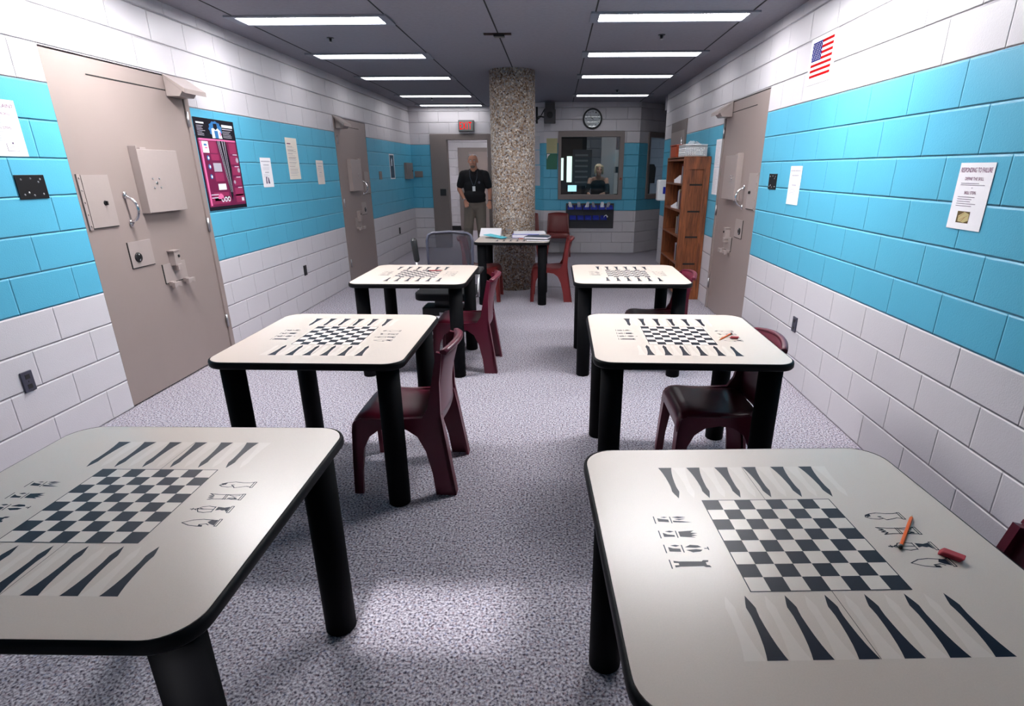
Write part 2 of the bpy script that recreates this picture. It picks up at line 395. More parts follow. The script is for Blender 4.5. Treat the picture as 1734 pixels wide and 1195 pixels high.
# round column
mb = MB(); mb.lathe([(.29, 0), (.29, ZC)], n=64)
o = mb.build('round_column', M_PILLAR, loc=(-.565, 7.86, 0)); tag(o, 'round speckled concrete column standing behind the paper-strewn table', 'column')

# ------------------------------------------------------------------ cell doors
def cell_door(name, root, rz, sg, W, label):
    """s runs from the latch edge (0) to the hinge edge; origin at the latch edge on the floor, -y faces the room"""
    def X(s): return sg*s
    def bx(mb, s0, s1, y0, y1, z0, z1, m=0): mb.box(min(X(s0), X(s1)), max(X(s0), X(s1)), y0, y1, z0, z1, m)
    fr = .055
    mb = MB(); bx(mb, 0, W-fr-.006, .004, .05, .012, 2.222)
    # raised head plate and its dark joint
    bx(mb, .31, 1.07, .0005, .01, 2.122, 2.128, 1)
    d = mb.build(name, [M_DOOR, M_SEAM], loc=root, rz=rz); struct(d, label)
    mb = MB(); bx(mb, W-fr, W, -.006, .10, 0, 2.23); mb.build('door_frame', M_DOOR, d, bevel=.002)
    # hood over the top hinge: wedge with sloping roof
    mb = MB(); s0, s1 = 1.06, W+.02
    pr = [(.0, 2.085), (.0, 2.222), (-.12, 2.135), (-.125, 2.115), (-.10, 2.085)]
    mb.prism(pr, lambda a, b, t: (X(t), a, b), s0, s1-.09)
    mb.prism([(.0, 2.222), (0, 2.236), (-.15, 2.138), (-.15, 2.105), (-.138, 2.112)], lambda a, b, t: (X(t), a, b), s0-.004, s1)
    mb.build('closer_hood', M_DOORHW, d, bevel=.002)
    # box shutter over the viewing window
    mb = MB(); bx(mb, .525, .53, -.056, .004, 1.272, 1.72); bx(mb, .53, .95, -.055, .004, 1.275, 1.70)
    mb.box(min(X(.57), X(.63)), max(X(.57), X(.63)), -.05, -.02, 1.70, 1.712)
    sb = mb.build('viewing_shutter', M_DOORHW, d, bevel=.003)
    mb = MB()
    for a in range(4):
        mb.lathe([(.006, -.062), (.007, -.055)], c=(X(.66)+.035*(1 if a % 2 else -1), 1.475+.03*(1 if a > 1 else -1)), n=8, axis='y')
    mb.lathe([(.010, -.060), (.011, -.055)], c=(X(.66), 1.475), n=10, axis='y')
    mb.build('rivets', M_STEEL, sb)
    # cuff hatch with a riveted hinge strip
    mb = MB(); bx(mb, .055, .275, -.003, .004, 1.215, 1.535); bx(mb, .02, .046, -.006, .004, 1.205, 1.54)
    bx(mb, .047, .053, -.001, .004, 1.21, 1.54, 1); bx(mb, .053, .27, -.0035, .004, 1.209, 1.214, 1)
    h = mb.build('cuff_hatch', [M_DOORHW, M_SEAM], d)
    mb = MB()
    for k in range(5): mb.ell((X(.033), -.008, 1.228+.072*k), (.006, .005, .006), nu=8, nv=6)
    mb.build('rivets', M_DOORHW, h)
    mb = MB(); mb.lathe([(.014, -.008), (.016, -.003)], c=(X(.20), 1.362), n=12, axis='y'); mb.box(X(.20)-.004, X(.20)+.004, -.02, -.008, 1.35, 1.374)
    mb.build('latch', M_BLACK, h)
    # pull handle
    mb = MB(); zs = 1.31
    pts = [(X(.385), -.012, zs+.093)] + [(X(.385)+.0*k, -.012-.062*math.sin(PI*k/10), zs+.08*math.cos(PI*k/10)) for k in range(11)] + [(X(.385), -.012, zs-.093)]
    mb.tube(pts, [.013]+[.0095]*11+[.013], n=10)
    for z in (zs+.093, zs-.093): mb.ell((X(.385), -.004, z), (.017, .010, .024), nu=12, nv=8)
    mb.build('pull_handle', M_CHROME, d)
    # lock plate
    mb = MB(); bx(mb, .305, .53, -.002, .004, .920, 1.095); bx(mb, .299, .304, -.001, .004, .915, 1.095, 1); bx(mb, .304, .53, -.001, .004, .914, .919, 1)
    lp = mb.build('lock_plate', [M_DOORHW, M_SEAM], d)
    mb = MB(); mb.lathe([(.030, -.010), (.036, -.002)], c=(X(.375), .985), n=20, axis='y'); kh = mb.build('keyhole_cover', M_BLACK, lp)
    mb = MB()
    for z in (.966, 1.004): mb.ell((X(.375), -.011, z), (.006, .004, .006), nu=8, nv=6)
    mb.build('screws', M_CHROME, kh)
    # lower pass: slide box, plate and two wing clamps
    mb = MB(); bx(mb, .60, .86, -.0025, .004, .757, .897); bx(mb, .594, .599, -.001, .004, .752, .897, 1); bx(mb, .60, .80, -.001, .004, .751, .756, 1)
    pp = mb.build('pass_plate', [M_DOORHW, M_SEAM], d)
    mb = MB(); bx(mb, .69, .755, -.045, .004, .875, .985); bx(mb, .68, .765, -.05, .004, .982, .990); bx(mb, .705, .75, -.05, .0, .838, .885)
    sl = mb.build('slide_bolt', M_DOORHW, pp, bevel=.002)
    mb = MB(); mb.ell((X(.735), -.05, .945), (.010, .008, .012), nu=8, nv=6); mb.build('bolt_knob', M_BLACK, sl)
    for s in (.645, .815):
        mb = MB(); mb.lathe([(.011, -.03), (.012, 0)], c=(X(s), .748), n=10, axis='y')
        for q in (-1, 1): mb.prism([(0, -.012), (q*.040, -.024), (q*.042, .014), (0, .012)], lambda a, b, t: (X(s)+a, t, .748+b), -.060, -.034)
        mb.box(X(s)-.02, X(s)+.02, -.034, 0, .735, .765)
        mb.build('wing_clamp', M_DOORHW, pp, bevel=.001)
    for z in (1.94, 1.13, .30):
        mb = MB(); mb.tube([(X(W-fr-.002), -.010, z-.055), (X(W-fr-.002), -.010, z+.055)], .010, n=10)
        mb.build('hinge', M_STEEL, d, bevel=0)
    return d
cell_door('door_1', (XL, D1[0], 0), RL, 1, D1[1]-D1[0], 'near left taupe steel cell door with chrome pull')
cell_door('door_2', (XL, DD2[1], 0), RL, -1, DD2[1]-DD2[0], 'far left taupe steel cell door beside two small wall boxes')
cell_door('door_3', (XR, DR[0], 0), RR, -1, DR[1]-DR[0], 'taupe steel cell door on the right wall beside the bookcase')

# open exit doorway at the far end
mb = MB(); y0, y1 = YFL-.025, YFL+.18
mb.box(-2.53, -2.20, y0, y1, 0, 2.23); mb.box(-2.20, -1.375, y0, y1, 2.125, 2.23); mb.box(-1.375, -1.29, y0, y1, 0, 2.23)
dr = mb.build('door_4', M_FRAME, bevel=.003); struct(dr, 'taupe steel frame of the open exit doorway')
mb = MB(); mb.box(-2.37, -2.25, YFL-.05, y0, 1.06, 1.19); lb = mb.build('lock_box', M_BLACK, dr, bevel=.004)
mb = MB(); mb.box(-1.385, -1.376, YFL, YFL+.1, 1.80, 2.02); mb.build('hinge', M_STEEL, dr)
# door seen down the corridor
mb = MB(); mb.box(-2.57, -1.10, 15.56, 15.6, 0, 2.10); dk = mb.build('door_5', M_FRAME, bevel=.003); struct(dk, 'brown door at the end of the corridor')
mb = MB(); mb.box(-2.28, -1.40, 15.53, 15.56, 0, 2.0); mb.build('door_panel', M_DOOR, dk, bevel=.003)
mb = MB(); mb.box(XL, -2.58, 15.57, 15.6, 0, .12); struct(mb.build('baseboard_corridor', M_BLACK))

# ------------------------------------------------------------------ observation windows
def obs_window(name, root, rz, x0, x1, label):
    mb = MB()
    mb.box(x0-.055, x1+.08, -.03, .12, 1.02, 1.108); mb.box(x0-.055, x1+.08, -.03, .12, 2.14, 2.235)
    mb.box(x0-.055, x0, -.03, .12, 1.108, 2.14); mb.box(x1, x1+.08, -.03, .12, 1.108, 2.14)
    fr = mb.build(name, M_FRAME, loc=root, rz=rz, bevel=.004); struct(fr, label)
    mb = MB(); mb.box(x0, x1, .04, .048, 1.108, 2.14); mb.build('pane', M_GLASS, fr)
    return fr
w1 = obs_window('window_1', (0, YF, 0), 0, .10, 1.195, 'control room window below the wall clock')
mb = MB(); mb.ell((1.235, -.04, 1.40), (.020, .018, .020), nu=10, nv=8); mb.build('call_button', mat('button_red', (.5, .08, .03), .4), w1)
obs_window('window_2', (1.56, YF, 0), PI/4, .32, 1.38, 'side window on the angled wall near the bookcase')

# ------------------------------------------------------------------ ceiling lights
def ceiling_light(loc, st, label):
    t = thing('ceiling_light', loc, 0, label, 'ceiling light', 'strip lights recessed in the ceiling')
    mb = MB()
    mb.box(-.66, .66, .115, .155, -.014, 0); mb.box(-.66, .66, -.155, -.115, -.014, 0)
    mb.box(-.66, -.588, -.115, .115, -.014, 0); mb.box(.588, .66, -.115, .115, -.014, 0)
    mb.build('frame', M_HOUS, t, bevel=.002)
    mb = MB(); mb.box(-.587, .587, -.114, .114, -.008, -.001); mb.build('lens', lens(st), t)
    return t
LY = [.6, 2.15, 3.7, 5.25, 6.80, 8.34, 10.30, 11.74]; RY = [.6, 2.15, 3.7, 5.23, 6.77, 8.28, 10.29]
ordn = {5.25: 'nearest', 6.80: 'second', 8.34: 'third', 10.30: 'fourth', 11.74: 'fifth and farthest', 5.23: 'nearest', 6.77: 'second', 8.28: 'third', 10.29: 'fourth and farthest'}
for xs, ys, side in ((-2.03, LY, 'left'), (.925, RY, 'right')):
    for y in ys:
        n = ordn.get(y, {.6: 'rearmost unseen', 2.15: 'unseen middle', 3.7: 'unseen bright'}.get(y))
        ceiling_light((xs, y, ZC), LAMP.get(y, LAMP_DEF), 'strip ceiling light, %s visible in the %s row' % (n, side) if y > 4 else 'strip ceiling light behind the view, %s of the %s row' % (n.split()[-1], side))
ceiling_light((-1.9, 13.9, ZC), 45, 'unseen strip light added to brighten the corridor beyond the exit doorway')  # added lamp, brightens the corridor wall behind the doorway
ceiling_light((.80, 11.80, ZC), 14, 'unseen strip light added to light the woman in the control room')  # added lamp, set forward so it reaches the woman's face
for i, (x, y, l) in enumerate([(-2.135, 5.93, 'small dark sprinkler head between the first two left ceiling lights'), (.96, 5.90, 'small dark sprinkler head between the first two right ceiling lights'),
                             (-2.15, 10.57, 'small dark sprinkler head past the fourth left ceiling light'), (.94, 9.68, 'small dark sprinkler head before the last right ceiling light')]):
    t = thing('sprinkler', (x, y, ZC), 0, l, 'sprinkler', 'ceiling sprinklers')
    mb = MB(); mb.lathe([(.03, -.006), (.034, 0)], n=16); mb.lathe([(.010, -.03), (.014, -.006)], n=10); mb.build('escutcheon', M_BLACK, t)
    mb = MB(); mb.lathe([(.016, -.040), (.018, -.034)], n=12); mb.tube([(-.012, 0, -.006), (-.014, 0, -.034)], .002, n=6); mb.tube([(.012, 0, -.006), (.014, 0, -.034)], .002, n=6); mb.build('deflector', M_STEEL, t)
t = thing('smoke_detector_plate', (-.53, 5.80, ZC), 0, 'dark rusty bracket on the ceiling seam ahead of the column', 'bracket')
mb = MB(); mb.box(-.14, .11, -.02, .02, -.012, 0); mb.build('strap', mat('rusty_metal', (.03, .012, .010), .8, noise=.4), t)
mb = MB(); mb.box(-.05, .05, -.035, .035, -.03, -.012); mb.build('clip', M_BLACK, t, bevel=.004)

# ================================================================== TABLES
def stroke(mb, pts, wd, m, z):
    for a, b in zip(pts, pts[1:]):
        a, b = Vector(a), Vector(b); d = b-a
        if d.length < 1e-6: continue
        n = Vector((-d.y, d.x)).normalized()*wd/2; e = d.normalized()*wd*.35; a = a-e; b = b+e
        mb.add([(p.x, p.y, z) for p in (a+n, b+n, b-n, a-n)], [(0, 3, 2, 1)], m)
def flat(mb, pts, m, z): mb.add([(x, y, z) for x, y in pts], [tuple(range(len(pts)))], m)
PIECES = {  # drawn with the base at x=0 and the head towards +x, size about .1 x .04
 'knight': dict(s=[[(0, -.018), (0, .018), (.006, .018), (.006, -.018), (0, -.018)], [(.006, -.014), (.018, -.010), (.034, -.016), (.048, -.020), (.052, -.012), (.066, -.016), (.084, -.012), (.094, -.004), (.090, .006), (.078, .013), (.058, .018), (.036, .013), (.018, .013), (.006, .016)], [(.052, -.012), (.062, -.002), (.054, -.002)], [(.078, .013), (.080, .002), (.090, -.004)]], f=[[(.078, .0), (.090, .0), (.092, .006), (.080, .011)]]),
 'queen': dict(s=[[(0, -.018), (0, .018), (.006, .018), (.006, -.018), (0, -.018)], [(.006, .016), (.044, .013), (.070, .014), (.094, .019), (.080, .008), (.092, .006), (.078, .001), (.090, -.004), (.076, -.007), (.088, -.016), (.068, -.013), (.044, -.013), (.006, -.016)], [(.044, .015), (.044, -.015)], [(.049, .015), (.049, -.015)], [(.014, -.008), (.024, -.003), (.038, -.008), (.026, -.012), (.014, -.008)], [(.012, .010), (.026, .004), (.040, .010)]], f=[[(.012, -.013), (.030, -.011), (.020, -.006)]]),
 'king': dict(s=[[(0, -.018), (0, .018), (.006, .018), (.006, -.018), (0, -.018)], [(.046, .015), (.046, -.015)], [(.046, .013), (.064, .018), (.080, .014), (.088, .002), (.080, -.014), (.064, -.018), (.046, -.013)], [(.046, .0), (.072, .001), (.088, .002)], [(.072, .001), (.082, .006)], [(.088, .006), (.094, .0), (.088, -.004)], [(.100, .006), (.100, -.004)], [(.094, .001), (.106, .001)]], f=[[(.008, .015), (.022, .010), (.040, .014), (.040, -.006), (.030, -.002), (.022, -.006), (.016, -.004), (.008, -.015)]]),
 'bishop': dict(s=[[(0, -.018), (0, .018), (.006, .018), (.006, -.018), (0, -.018)], [(.020, .013), (.046, .017), (.070, .013), (.092, -.001), (.070, -.014), (.046, -.019), (.036, -.020)], [(.036, -.020), (.046, -.010), (.030, -.006), (.022, -.012)]], f=[[(.008, .014), (.024, .013), (.030, .002), (.022, -.006), (.008, -.014)], [(.034, -.021), (.046, -.018), (.046, -.012), (.036, -.013)]]),
 'dknight': dict(s=[[(0, -.018), (0, .018)], [(.040, .016), (.040, -.016)]], f=[[(.008, .010), (.016, .006), (.034, .002), (.034, -.012), (.008, -.008)], [(.044, .014), (.060, .018), (.080, .014), (.060, .008)], [(.048, .004), (.078, .006), (.060, -.002)], [(.044, -.004), (.066, -.007), (.090, -.014), (.060, -.014), (.044, -.012)], [(.016, .014), (.026, .017), (.034, .014), (.026, .011)]]),
 'dqueen': dict(s=[[(0, -.018), (0, .018)], [(.040, .016), (.040, -.016)]], f=[[(.008, .008), (.018, .0), (.034, -.004), (.034, -.012), (.008, -.012)], [(.046, .013), (.070, .016), (.084, .017), (.074, .008), (.090, .004), (.074, -.001), (.088, -.007), (.072, -.010), (.082, -.017), (.046, -.012)], [(.014, .014), (.026, .018), (.036, .014), (.026, .009)]]),
 'dking': dict(s=[[(0, -.018), (0, .018)], [(.040, .016), (.040, -.016)], [(.090, .0), (.096, .0)], [(.098, .006), (.098, -.006)]], f=[[(.008, .008), (.018, .002), (.034, .0), (.034, -.014), (.008, -.012)], [(.046, .006), (.060, .017), (.078, .014), (.084, .006), (.070, .003)], [(.046, -.006), (.060, -.017), (.078, -.014), (.084, -.006), (.070, -.003)], [(.014, .015), (.026, .018), (.036, .014), (.026, .009)]]),
 'drook': dict(s=[[(0, -.018), (0, .018)]], f=[[(.008, .014), (.020, .011), (.070, .010), (.074, .015), (.086, .015), (.084, .008), (.078, .006), (.078, -.005), (.084, -.007), (.086, -.015), (.074, -.014), (.070, -.010), (.020, -.011), (.008, -.014), (.008, -.005), (.018, -.004), (.018, .004), (.008, .005)]]),
}
def tri(mb, pts, m, z):
    """fill a possibly concave flat outline"""
    from mathutils.geometry import tessellate_polygon
    vs = [Vector((x, y, 0)) for x, y in pts]
    mb.add([(x, y, z) for x, y in pts], [tuple(t) for t in tessellate_polygon([vs])], m)
def piece(mb, kind, ox, oy, sx, z, outline=True):
    P = PIECES[kind]
    for s_ in P['s']: stroke(mb, [(ox+sx*a, oy+b*.78) for a, b in s_], .0026 if kind[0] == 'd' else .0023, 1, z)
    for f_ in P['f']: tri(mb, [(ox+sx*a, oy+b*.78) for a, b in f_], 1, z)
def rr(h, rc, n=8):
    pts = []
    for cx, cy, a0 in ((h-rc, h-rc, 0), (-h+rc, h-rc, PI/2), (-h+rc, -h+rc, PI), (h-rc, -h+rc, 1.5*PI)):
        for k in range(n+1): pts.append((cx+rc*math.cos(a0+PI/2*k/n), cy+rc*math.sin(a0+PI/2*k/n)))
    return pts
TH = .76
def game_table(loc, rz, label):
    t = thing('game_table', loc, rz, label, 'table', 'square game tables with printed boards')
    H = .45
    mb = MB(); mb.prism(rr(H-.006, .085), lambda a, b, q: (a, b, q), TH-.028, TH)
    z = TH+.0003
    q = .33/8
    for i in range(8):
        for j in range(8):
            x, y = -.165+i*q, -.165+j*q
            if (i+j) % 2: flat(mb, [(x, y), (x+q, y), (x+q, y+q), (x, y+q)], 1, z)
            else: flat(mb, [(x, y), (x+q, y), (x+q, y+q), (x, y+q)], 2, z-.0001)
    stroke(mb, [(-.166, -.166), (.166, -.166), (.166, .166), (-.166, .166), (-.166, -.166)], .0024, 1, z+.0001)
    stroke(mb, [(0, .166), (0, .335)], .0012, 1, z); stroke(mb, [(0, -.166), (0, -.335)], .0012, 1, z)
    prof = [(0, 1), (.08, .84), (.2, .66), (.35, .52), (.5, .44), (.64, .40), (.72, .44), (.79, .50), (.86, .36), (1, 0)]
    for end in (1, -1):
        for k in range(12):
            cx = -.2436+.0406*(k+.5); dark = (k % 2 == 0) if end == 1 else (k % 2 == 1)
            L, W = .158, .019
            pts = [(cx-W*b, end*(.335-L*a)) for a, b in prof] + [(cx+W*b, end*(.335-L*a)) for a, b in prof[-2::-1]]
            tri(mb, pts, 1 if dark else 2, z)
    for kd, y in (('knight', .088), ('queen', .028), ('king', -.029), ('bishop', -.085)): piece(mb, kd, .310, y, -1, z)
    for kd, y in (('dknight', .083), ('dqueen', .026), ('dking', -.027), ('drook', -.079)): piece(mb, kd, -.308, y, 1, z)
    mb.build('tabletop', [M_LAM, M_PRINT, M_PALE], t)
    # bull-nosed black bumper edge
    mb = MB(); out = []
    for dz, off in ((-.034, -.010), (-.033, -.002), (-.026, .003), (-.010, .003), (-.002, .0), (.0, -.0055)):
        out.append([(a, b, TH+dz) for a, b in rr(H+off, .085+off)])
    n = len(out[0]); vs = [v for ring in out for v in ring]
    fs = [(i*n+k, i*n+(k+1) % n, (i+1)*n+(k+1) % n, (i+1)*n+k) for i in range(len(out)-1) for k in range(n)]
    mb.add(vs, fs, 0, True); mb.add(vs, [tuple(range(n))[::-1]], 0)
    mb.build('edge_band', M_TEDGE, t)
    for sx in (-1, 1):
        for sy in (-1, 1):
            mb = MB(); mb.lathe([(.050, 0), (.053, .004), (.053, TH-.034)], c=(sx*.362, sy*.362), n=28); mb.build('leg', M_TLEG, t)
    return t
R_ = math.radians
G_T = 'square game tables with printed boards'
T0 = game_table((-1.12, 1.20, 0), R_(1), 'nearest game table at bottom left with printed chessboard, bare top')
TFR = dup(T0, (.563, 1.098, 0), R_(3), 'nearest game table at bottom right, holding an orange pencil and red eraser')
T2L = dup(T0, (-1.125, 2.742, 0), 0, 'bare bright game table in the second row on the left')
T2R = dup(T0, (.637, 2.795, 0), R_(-.5), 'bright game table in the second row on the right, with a pencil and eraser')
T3L = dup(T0, (-1.122, 4.556, 0), 0, 'bright third-row game table on the left, before the mesh office chair')
T3R = dup(T0, (.598, 4.62, 0), 0, 'bare bright game table in the third row on the right, before the bookcase')
T4 = dup(T0, (-.515, 7.10, 0), 0, 'farthest game table, strewn with books and papers in front of the column')

# things on the tables
def pencil(x0, y0, x1, y1, z, label, eraser_black=True, mt=M_ORANGE):
    L = math.hypot(x1-x0, y1-y0); t = thing('pencil', (x0, y0, z), math.atan2(y1-y0, x1-x0), label, 'pencil')
    mb = MB(); mb.tube([(.012, 0, .004), (L-.014, 0, .004)], .004, n=6, smooth=False); mb.build('barrel', mt, t)
    mb = MB(); mb.tube([(0, 0, .004), (.012, 0, .004)], .0041, n=8); mb.build('eraser_tip', M_BLACK, t)
    mb = MB(); mb.tube([(L-.014, 0, .004), (L-.003, 0, .004)], [.004, .001], n=6); mb.tube([(L-.003, 0, .004), (L, 0, .004)], [.001, .0003], 1, n=6); mb.build('point', [M_PWOOD, M_BLACK], t)
def eraser(x, y, z, rz, label, s=1):
    mb = MB(); mb.prism([(-.024*s, 0), (.018*s, 0), (.026*s, .012*s), (-.016*s, .012*s)], lambda a, b, q: (a, q, b), -.011*s, .011*s)
    o = mb.build('eraser', M_ERASER, loc=(x, y, z), rz=rz, bevel=.003, seg=3); tag(o, label, 'eraser')
ZT = TH+.0005
def onT(cx, cy, rz, lx, ly): return cx+lx*math.cos(rz)-ly*math.sin(rz), cy+lx*math.sin(rz)+ly*math.cos(rz)
a = onT(.563, 1.098, R_(3), .222, -.040); b_ = onT(.563, 1.098, R_(3), .332, .084)
pencil(*a, *b_, ZT, 'orange pencil with a black end on the nearest right table')
a = onT(.563, 1.098, R_(3), .318, -.068); eraser(*a, ZT, R_(-42), 'red wedge eraser on the nearest right table')
pencil(.925, 2.825, .825, 2.70, ZT, 'orange pencil on the second-row right table')
eraser(.915, 2.745, ZT, R_(-10), 'small red eraser on the second-row right table', .9)
pencil(-1.075, 4.68, -.945, 4.70, ZT, 'red pencil lying on the third-row left table', mt=M_ERASER)

# books and papers on the farthest table
def slabthing(name, label, cat, loc, rz, sx, sy, h, mats, cover=False, parts=None):
    t = thing(name, loc, rz, label, cat)
    if cover:
        mb = MB(); mb.box(-sx/2+.004, sx/2-.003, -sy/2+.003, sy/2-.003, .003, h-.003); mb.build('pages', M_PAPER, t)
        mb = MB(); mb.box(-sx/2, sx/2, -sy/2, sy/2, 0, .003); mb.box(-sx/2, sx/2, -sy/2, sy/2, h-.003, h); mb.box(-sx/2, -sx/2+.004, -sy/2, sy/2, .003, h-.003)
        mb.build('cover', mats, t)
    else:
        mb = MB(); mb.box(-sx/2, sx/2, -sy/2, sy/2, 0, h); mb.build('sheets', mats, t)
    return t
t = thing('paper_stack', (-.80, 7.37, TH+.001), 0, 'tilted white paper stack at the back left of the farthest table', 'paper')
mb = MB(); mb.prism([(-.10, 0), (.10, 0), (.10, .085), (.09, .085), (-.10, .006)], lambda a, b, q: (q, a, b), -.17, .10); mb.build('sheets', M_PAPER, t)
slabthing('white_book', 'thick white book with a blue cover on the farthest table', 'book', (-.37, 7.23, TH+.001), 0, .34, .22, .040, M_BINBLUE, True)
slabthing('paper_pile', 'loose white papers lying on the blue-covered book', 'paper', (-.33, 7.29, TH+.042), R_(4), .40, .26, .014, M_PAPER)
slabthing('black_notebook', 'white-paged black notebook at the bottom of the right-hand pair', 'notebook', (-.20, 6.86, TH+.001), R_(-3), .28, .20, .022, M_BLACK, True)
slabthing('grey_notebook', 'black and grey notebook on top of the right-hand pair', 'notebook', (-.21, 6.90, TH+.024), R_(-12), .29, .20, .024, M_SLATE, True)
t = thing('cyan_folder', (-.74, 7.11, TH+.001), R_(-22), 'bright cyan booklet with a pen on it, on the farthest table', 'booklet')
mb = MB(); mb.prism([(-.14, -.07), (.12, -.07), (.13, .05), (-.13, .10)], lambda a, b, q: (a, b, q+.25*max(0, -a-.02)), .004, .010); mb.build('cover', M_CYAN, t)
mb = MB(); mb.prism([(-.12, -.06), (.13, -.065), (.13, .03), (-.11, .07)], lambda a, b, q: (a, b, q), 0, .004); mb.build('back_cover', M_BLACK, t)
pencil(-.78, 7.16, -.66, 7.09, TH+.014, 'dark pen lying on the cyan booklet', mt=M_BLACK)
pencil(-.46, 7.00, -.38, 7.02, TH+.001, 'short orange pencil beside the notebooks on the farthest table')

# ================================================================== CHAIRS
def chair(loc, rz, label, m=M_MAROON):
    """moulded one-piece chair, front faces +y"""
    t = thing('stacking_chair', loc, rz, label, 'chair', 'moulded plastic chairs')
    # seat with rolled front
    mb = MB(); prof = [(-.19, .405), (-.16, .424), (-.05, .420), (.08, .425), (.16, .432), (.205, .424), (.232, .395), (.240, .345)]
    nx = 9; vs = []; n = len(prof)
    for lay, off in ((0, 0), (1, -.018)):
        for y, z in prof:
            wd = .205 + .012*max(0, (y+.19)/.43)
            for k in range(nx):
                x = -1+2*k/(nx-1); dish = -.010*(1-x*x)*(1 if y < .15 else 0); edge = -.016*(abs(x)**6)
                yy = y + (off*.8 if z < .42 and y > .2 else 0)
                vs.append((x*wd, yy, z+dish+edge+(off if not (z < .40 and y > .2) else 0)))
    fs = []
    for l in (0, 1):
        o = l*n*nx
        for i in range(n-1):
            for k in range(nx-1): fs.append((o+i*nx+k, o+i*nx+k+1, o+(i+1)*nx+k+1, o+(i+1)*nx+k))
    o = n*nx
    for i in range(n-1):
        for k in (0, nx-1): fs.append((i*nx+k, (i+1)*nx+k, o+(i+1)*nx+k, o+i*nx+k))
    for i in (0, n-1):
        for k in range(nx-1): fs.append((i*nx+k, i*nx+k+1, o+i*nx+k+1, o+i*nx+k))
    mb.add(vs, fs, 0, True); mb.build('seat', m, t)
    # legs: side panels; the arch is shared half and half by front and rear leg
    front = [(.250, 0), (.244, .18), (.236, .33), (.222, .395), (.19, .412), (.03, .408), (.03, .365), (.10, .352), (.15, .315), (.182, .25), (.200, .12), (.206, 0)]
    rear = [(-.275, 0), (-.232, .30), (-.212, .44), (-.213, .60), (-.232, .745), (-.205, .752), (-.175, .60), (-.150, .47), (-.12, .418), (.03, .408), (.03, .365), (-.04, .355), (-.092, .318), (-.130, .24), (-.158, .12), (-.172, 0)]
    def Xo(z): return .243-.045*min(1, z/.75)
    for s in (-1, 1):
        mb = MB(); mb.prism(front, lambda a, b, q: (s*(Xo(b)-q), a, b), 0, .024)
        fl = [(.250, 0), (.244, .18), (.236, .33), (.224, .39)]
        for (ya, za), (yb, zb) in zip(fl, fl[1:]):
            wa, wb = .045+.03*za/.4, .045+.03*zb/.4
            v = [(s*Xo(za), ya, za), (s*(Xo(za)-wa), ya+.002, za), (s*(Xo(za)-wa), ya-.020, za), (s*Xo(za), ya-.022, za),
                 (s*Xo(zb), yb, zb), (s*(Xo(zb)-wb), yb+.002, zb), (s*(Xo(zb)-wb), yb-.020, zb), (s*Xo(zb), yb-.022, zb)]
            mb.add(v, [(0, 3, 2, 1), (4, 5, 6, 7), (0, 1, 5, 4), (1, 2, 6, 5), (2, 3, 7, 6), (3, 0, 4, 7)])
        mb.build('leg', m, t)
        mb = MB(); mb.prism(rear, lambda a, b, q: (s*(Xo(b)-q), a, b), 0, .024)
        fl = [(-.275, 0), (-.232, .30), (-.212, .42)]
        for (ya, za), (yb, zb) in zip(fl, fl[1:]):
            wa = wb = .055
            v = [(s*Xo(za), ya, za), (s*(Xo(za)-wa), ya, za), (s*(Xo(za)-wa), ya+.016, za), (s*Xo(za), ya+.018, za),
                 (s*Xo(zb), yb, zb), (s*(Xo(zb)-wb), yb, zb), (s*(Xo(zb)-wb), yb+.016, zb), (s*Xo(zb), yb+.018, zb)]
            mb.add(v, [(0, 3, 2, 1), (4, 5, 6, 7), (0, 1, 5, 4), (1, 2, 6, 5), (2, 3, 7, 6), (3, 0, 4, 7)])
        mb.build('leg', m, t)
    # curved backrest shell with a rolled top rim
    mb = MB(); nz, nx = 8, 13; vs = []
    for lay in (0, 1):
        for i in range(nz+1):
            z = .385+.368*i/nz; yb = -.195-.035*(i/nz)**1.5+.012*math.sin(PI*i/nz)
            for k in range(nx):
                x = -1+2*k/(nx-1); zz = z+(.020*(1-x*x) if i == nz else 0)
                vs.append((x*(Xo(z)-.006), yb-.045*(1-x*x)*(.35+.65*i/nz)-(.013 if lay else 0)+.006, zz))
    n = (nz+1)*nx; fs = []
    for l in (0, 1):
        for i in range(nz):
            for k in range(nx-1): fs.append((l*n+i*nx+k, l*n+i*nx+k+1, l*n+(i+1)*nx+k+1, l*n+(i+1)*nx+k))
    for i in range(nz):
        for k in (0, nx-1): fs.append((i*nx+k, (i+1)*nx+k, n+(i+1)*nx+k, n+i*nx+k))
    for i in (0, nz):
        for k in range(nx-1): fs.append((i*nx+k, i*nx+k+1, n+i*nx+k+1, n+i*nx+k))
    mb.add(vs, fs, 0, True)
    mb.build('backrest', m, t)
    mb = MB(); i = nz; rim = []
    for k in range(nx):
        x = -1+2*k/(nx-1); yb = -.195-.035-.045*(1-x*x); rim.append((x*(Xo(.75)-.002), yb-.006, .752+.020*(1-x*x)))
    secs = [(-.018, -.012), (-.020, .004), (-.008, .012), (.010, .010), (.014, .0), (.006, -.008)]
    vs = [(p[0], p[1]+a, p[2]+b) for p in rim for a, b in secs]; ns = len(secs)
    fs = [(k*ns+j, k*ns+(j+1) % ns, (k+1)*ns+(j+1) % ns, (k+1)*ns+j) for k in range(nx-1) for j in range(ns)]
    mb.add(vs, fs, 0, True); mb.add(vs, [tuple(range(ns)), tuple(range((nx-1)*ns, nx*ns))], 0)
    mb.build('top_rim', m, t)
    return t
FXN = PI/2      # rotation so that the front (+y) faces -x
C0 = chair((-.765, 2.69, 0), FXN, 'maroon plastic chair tucked in beside the second-row left table')
dup(C0, (-.735, 4.50, 0), FXN, 'maroon plastic chair tucked in beside the third-row left table')
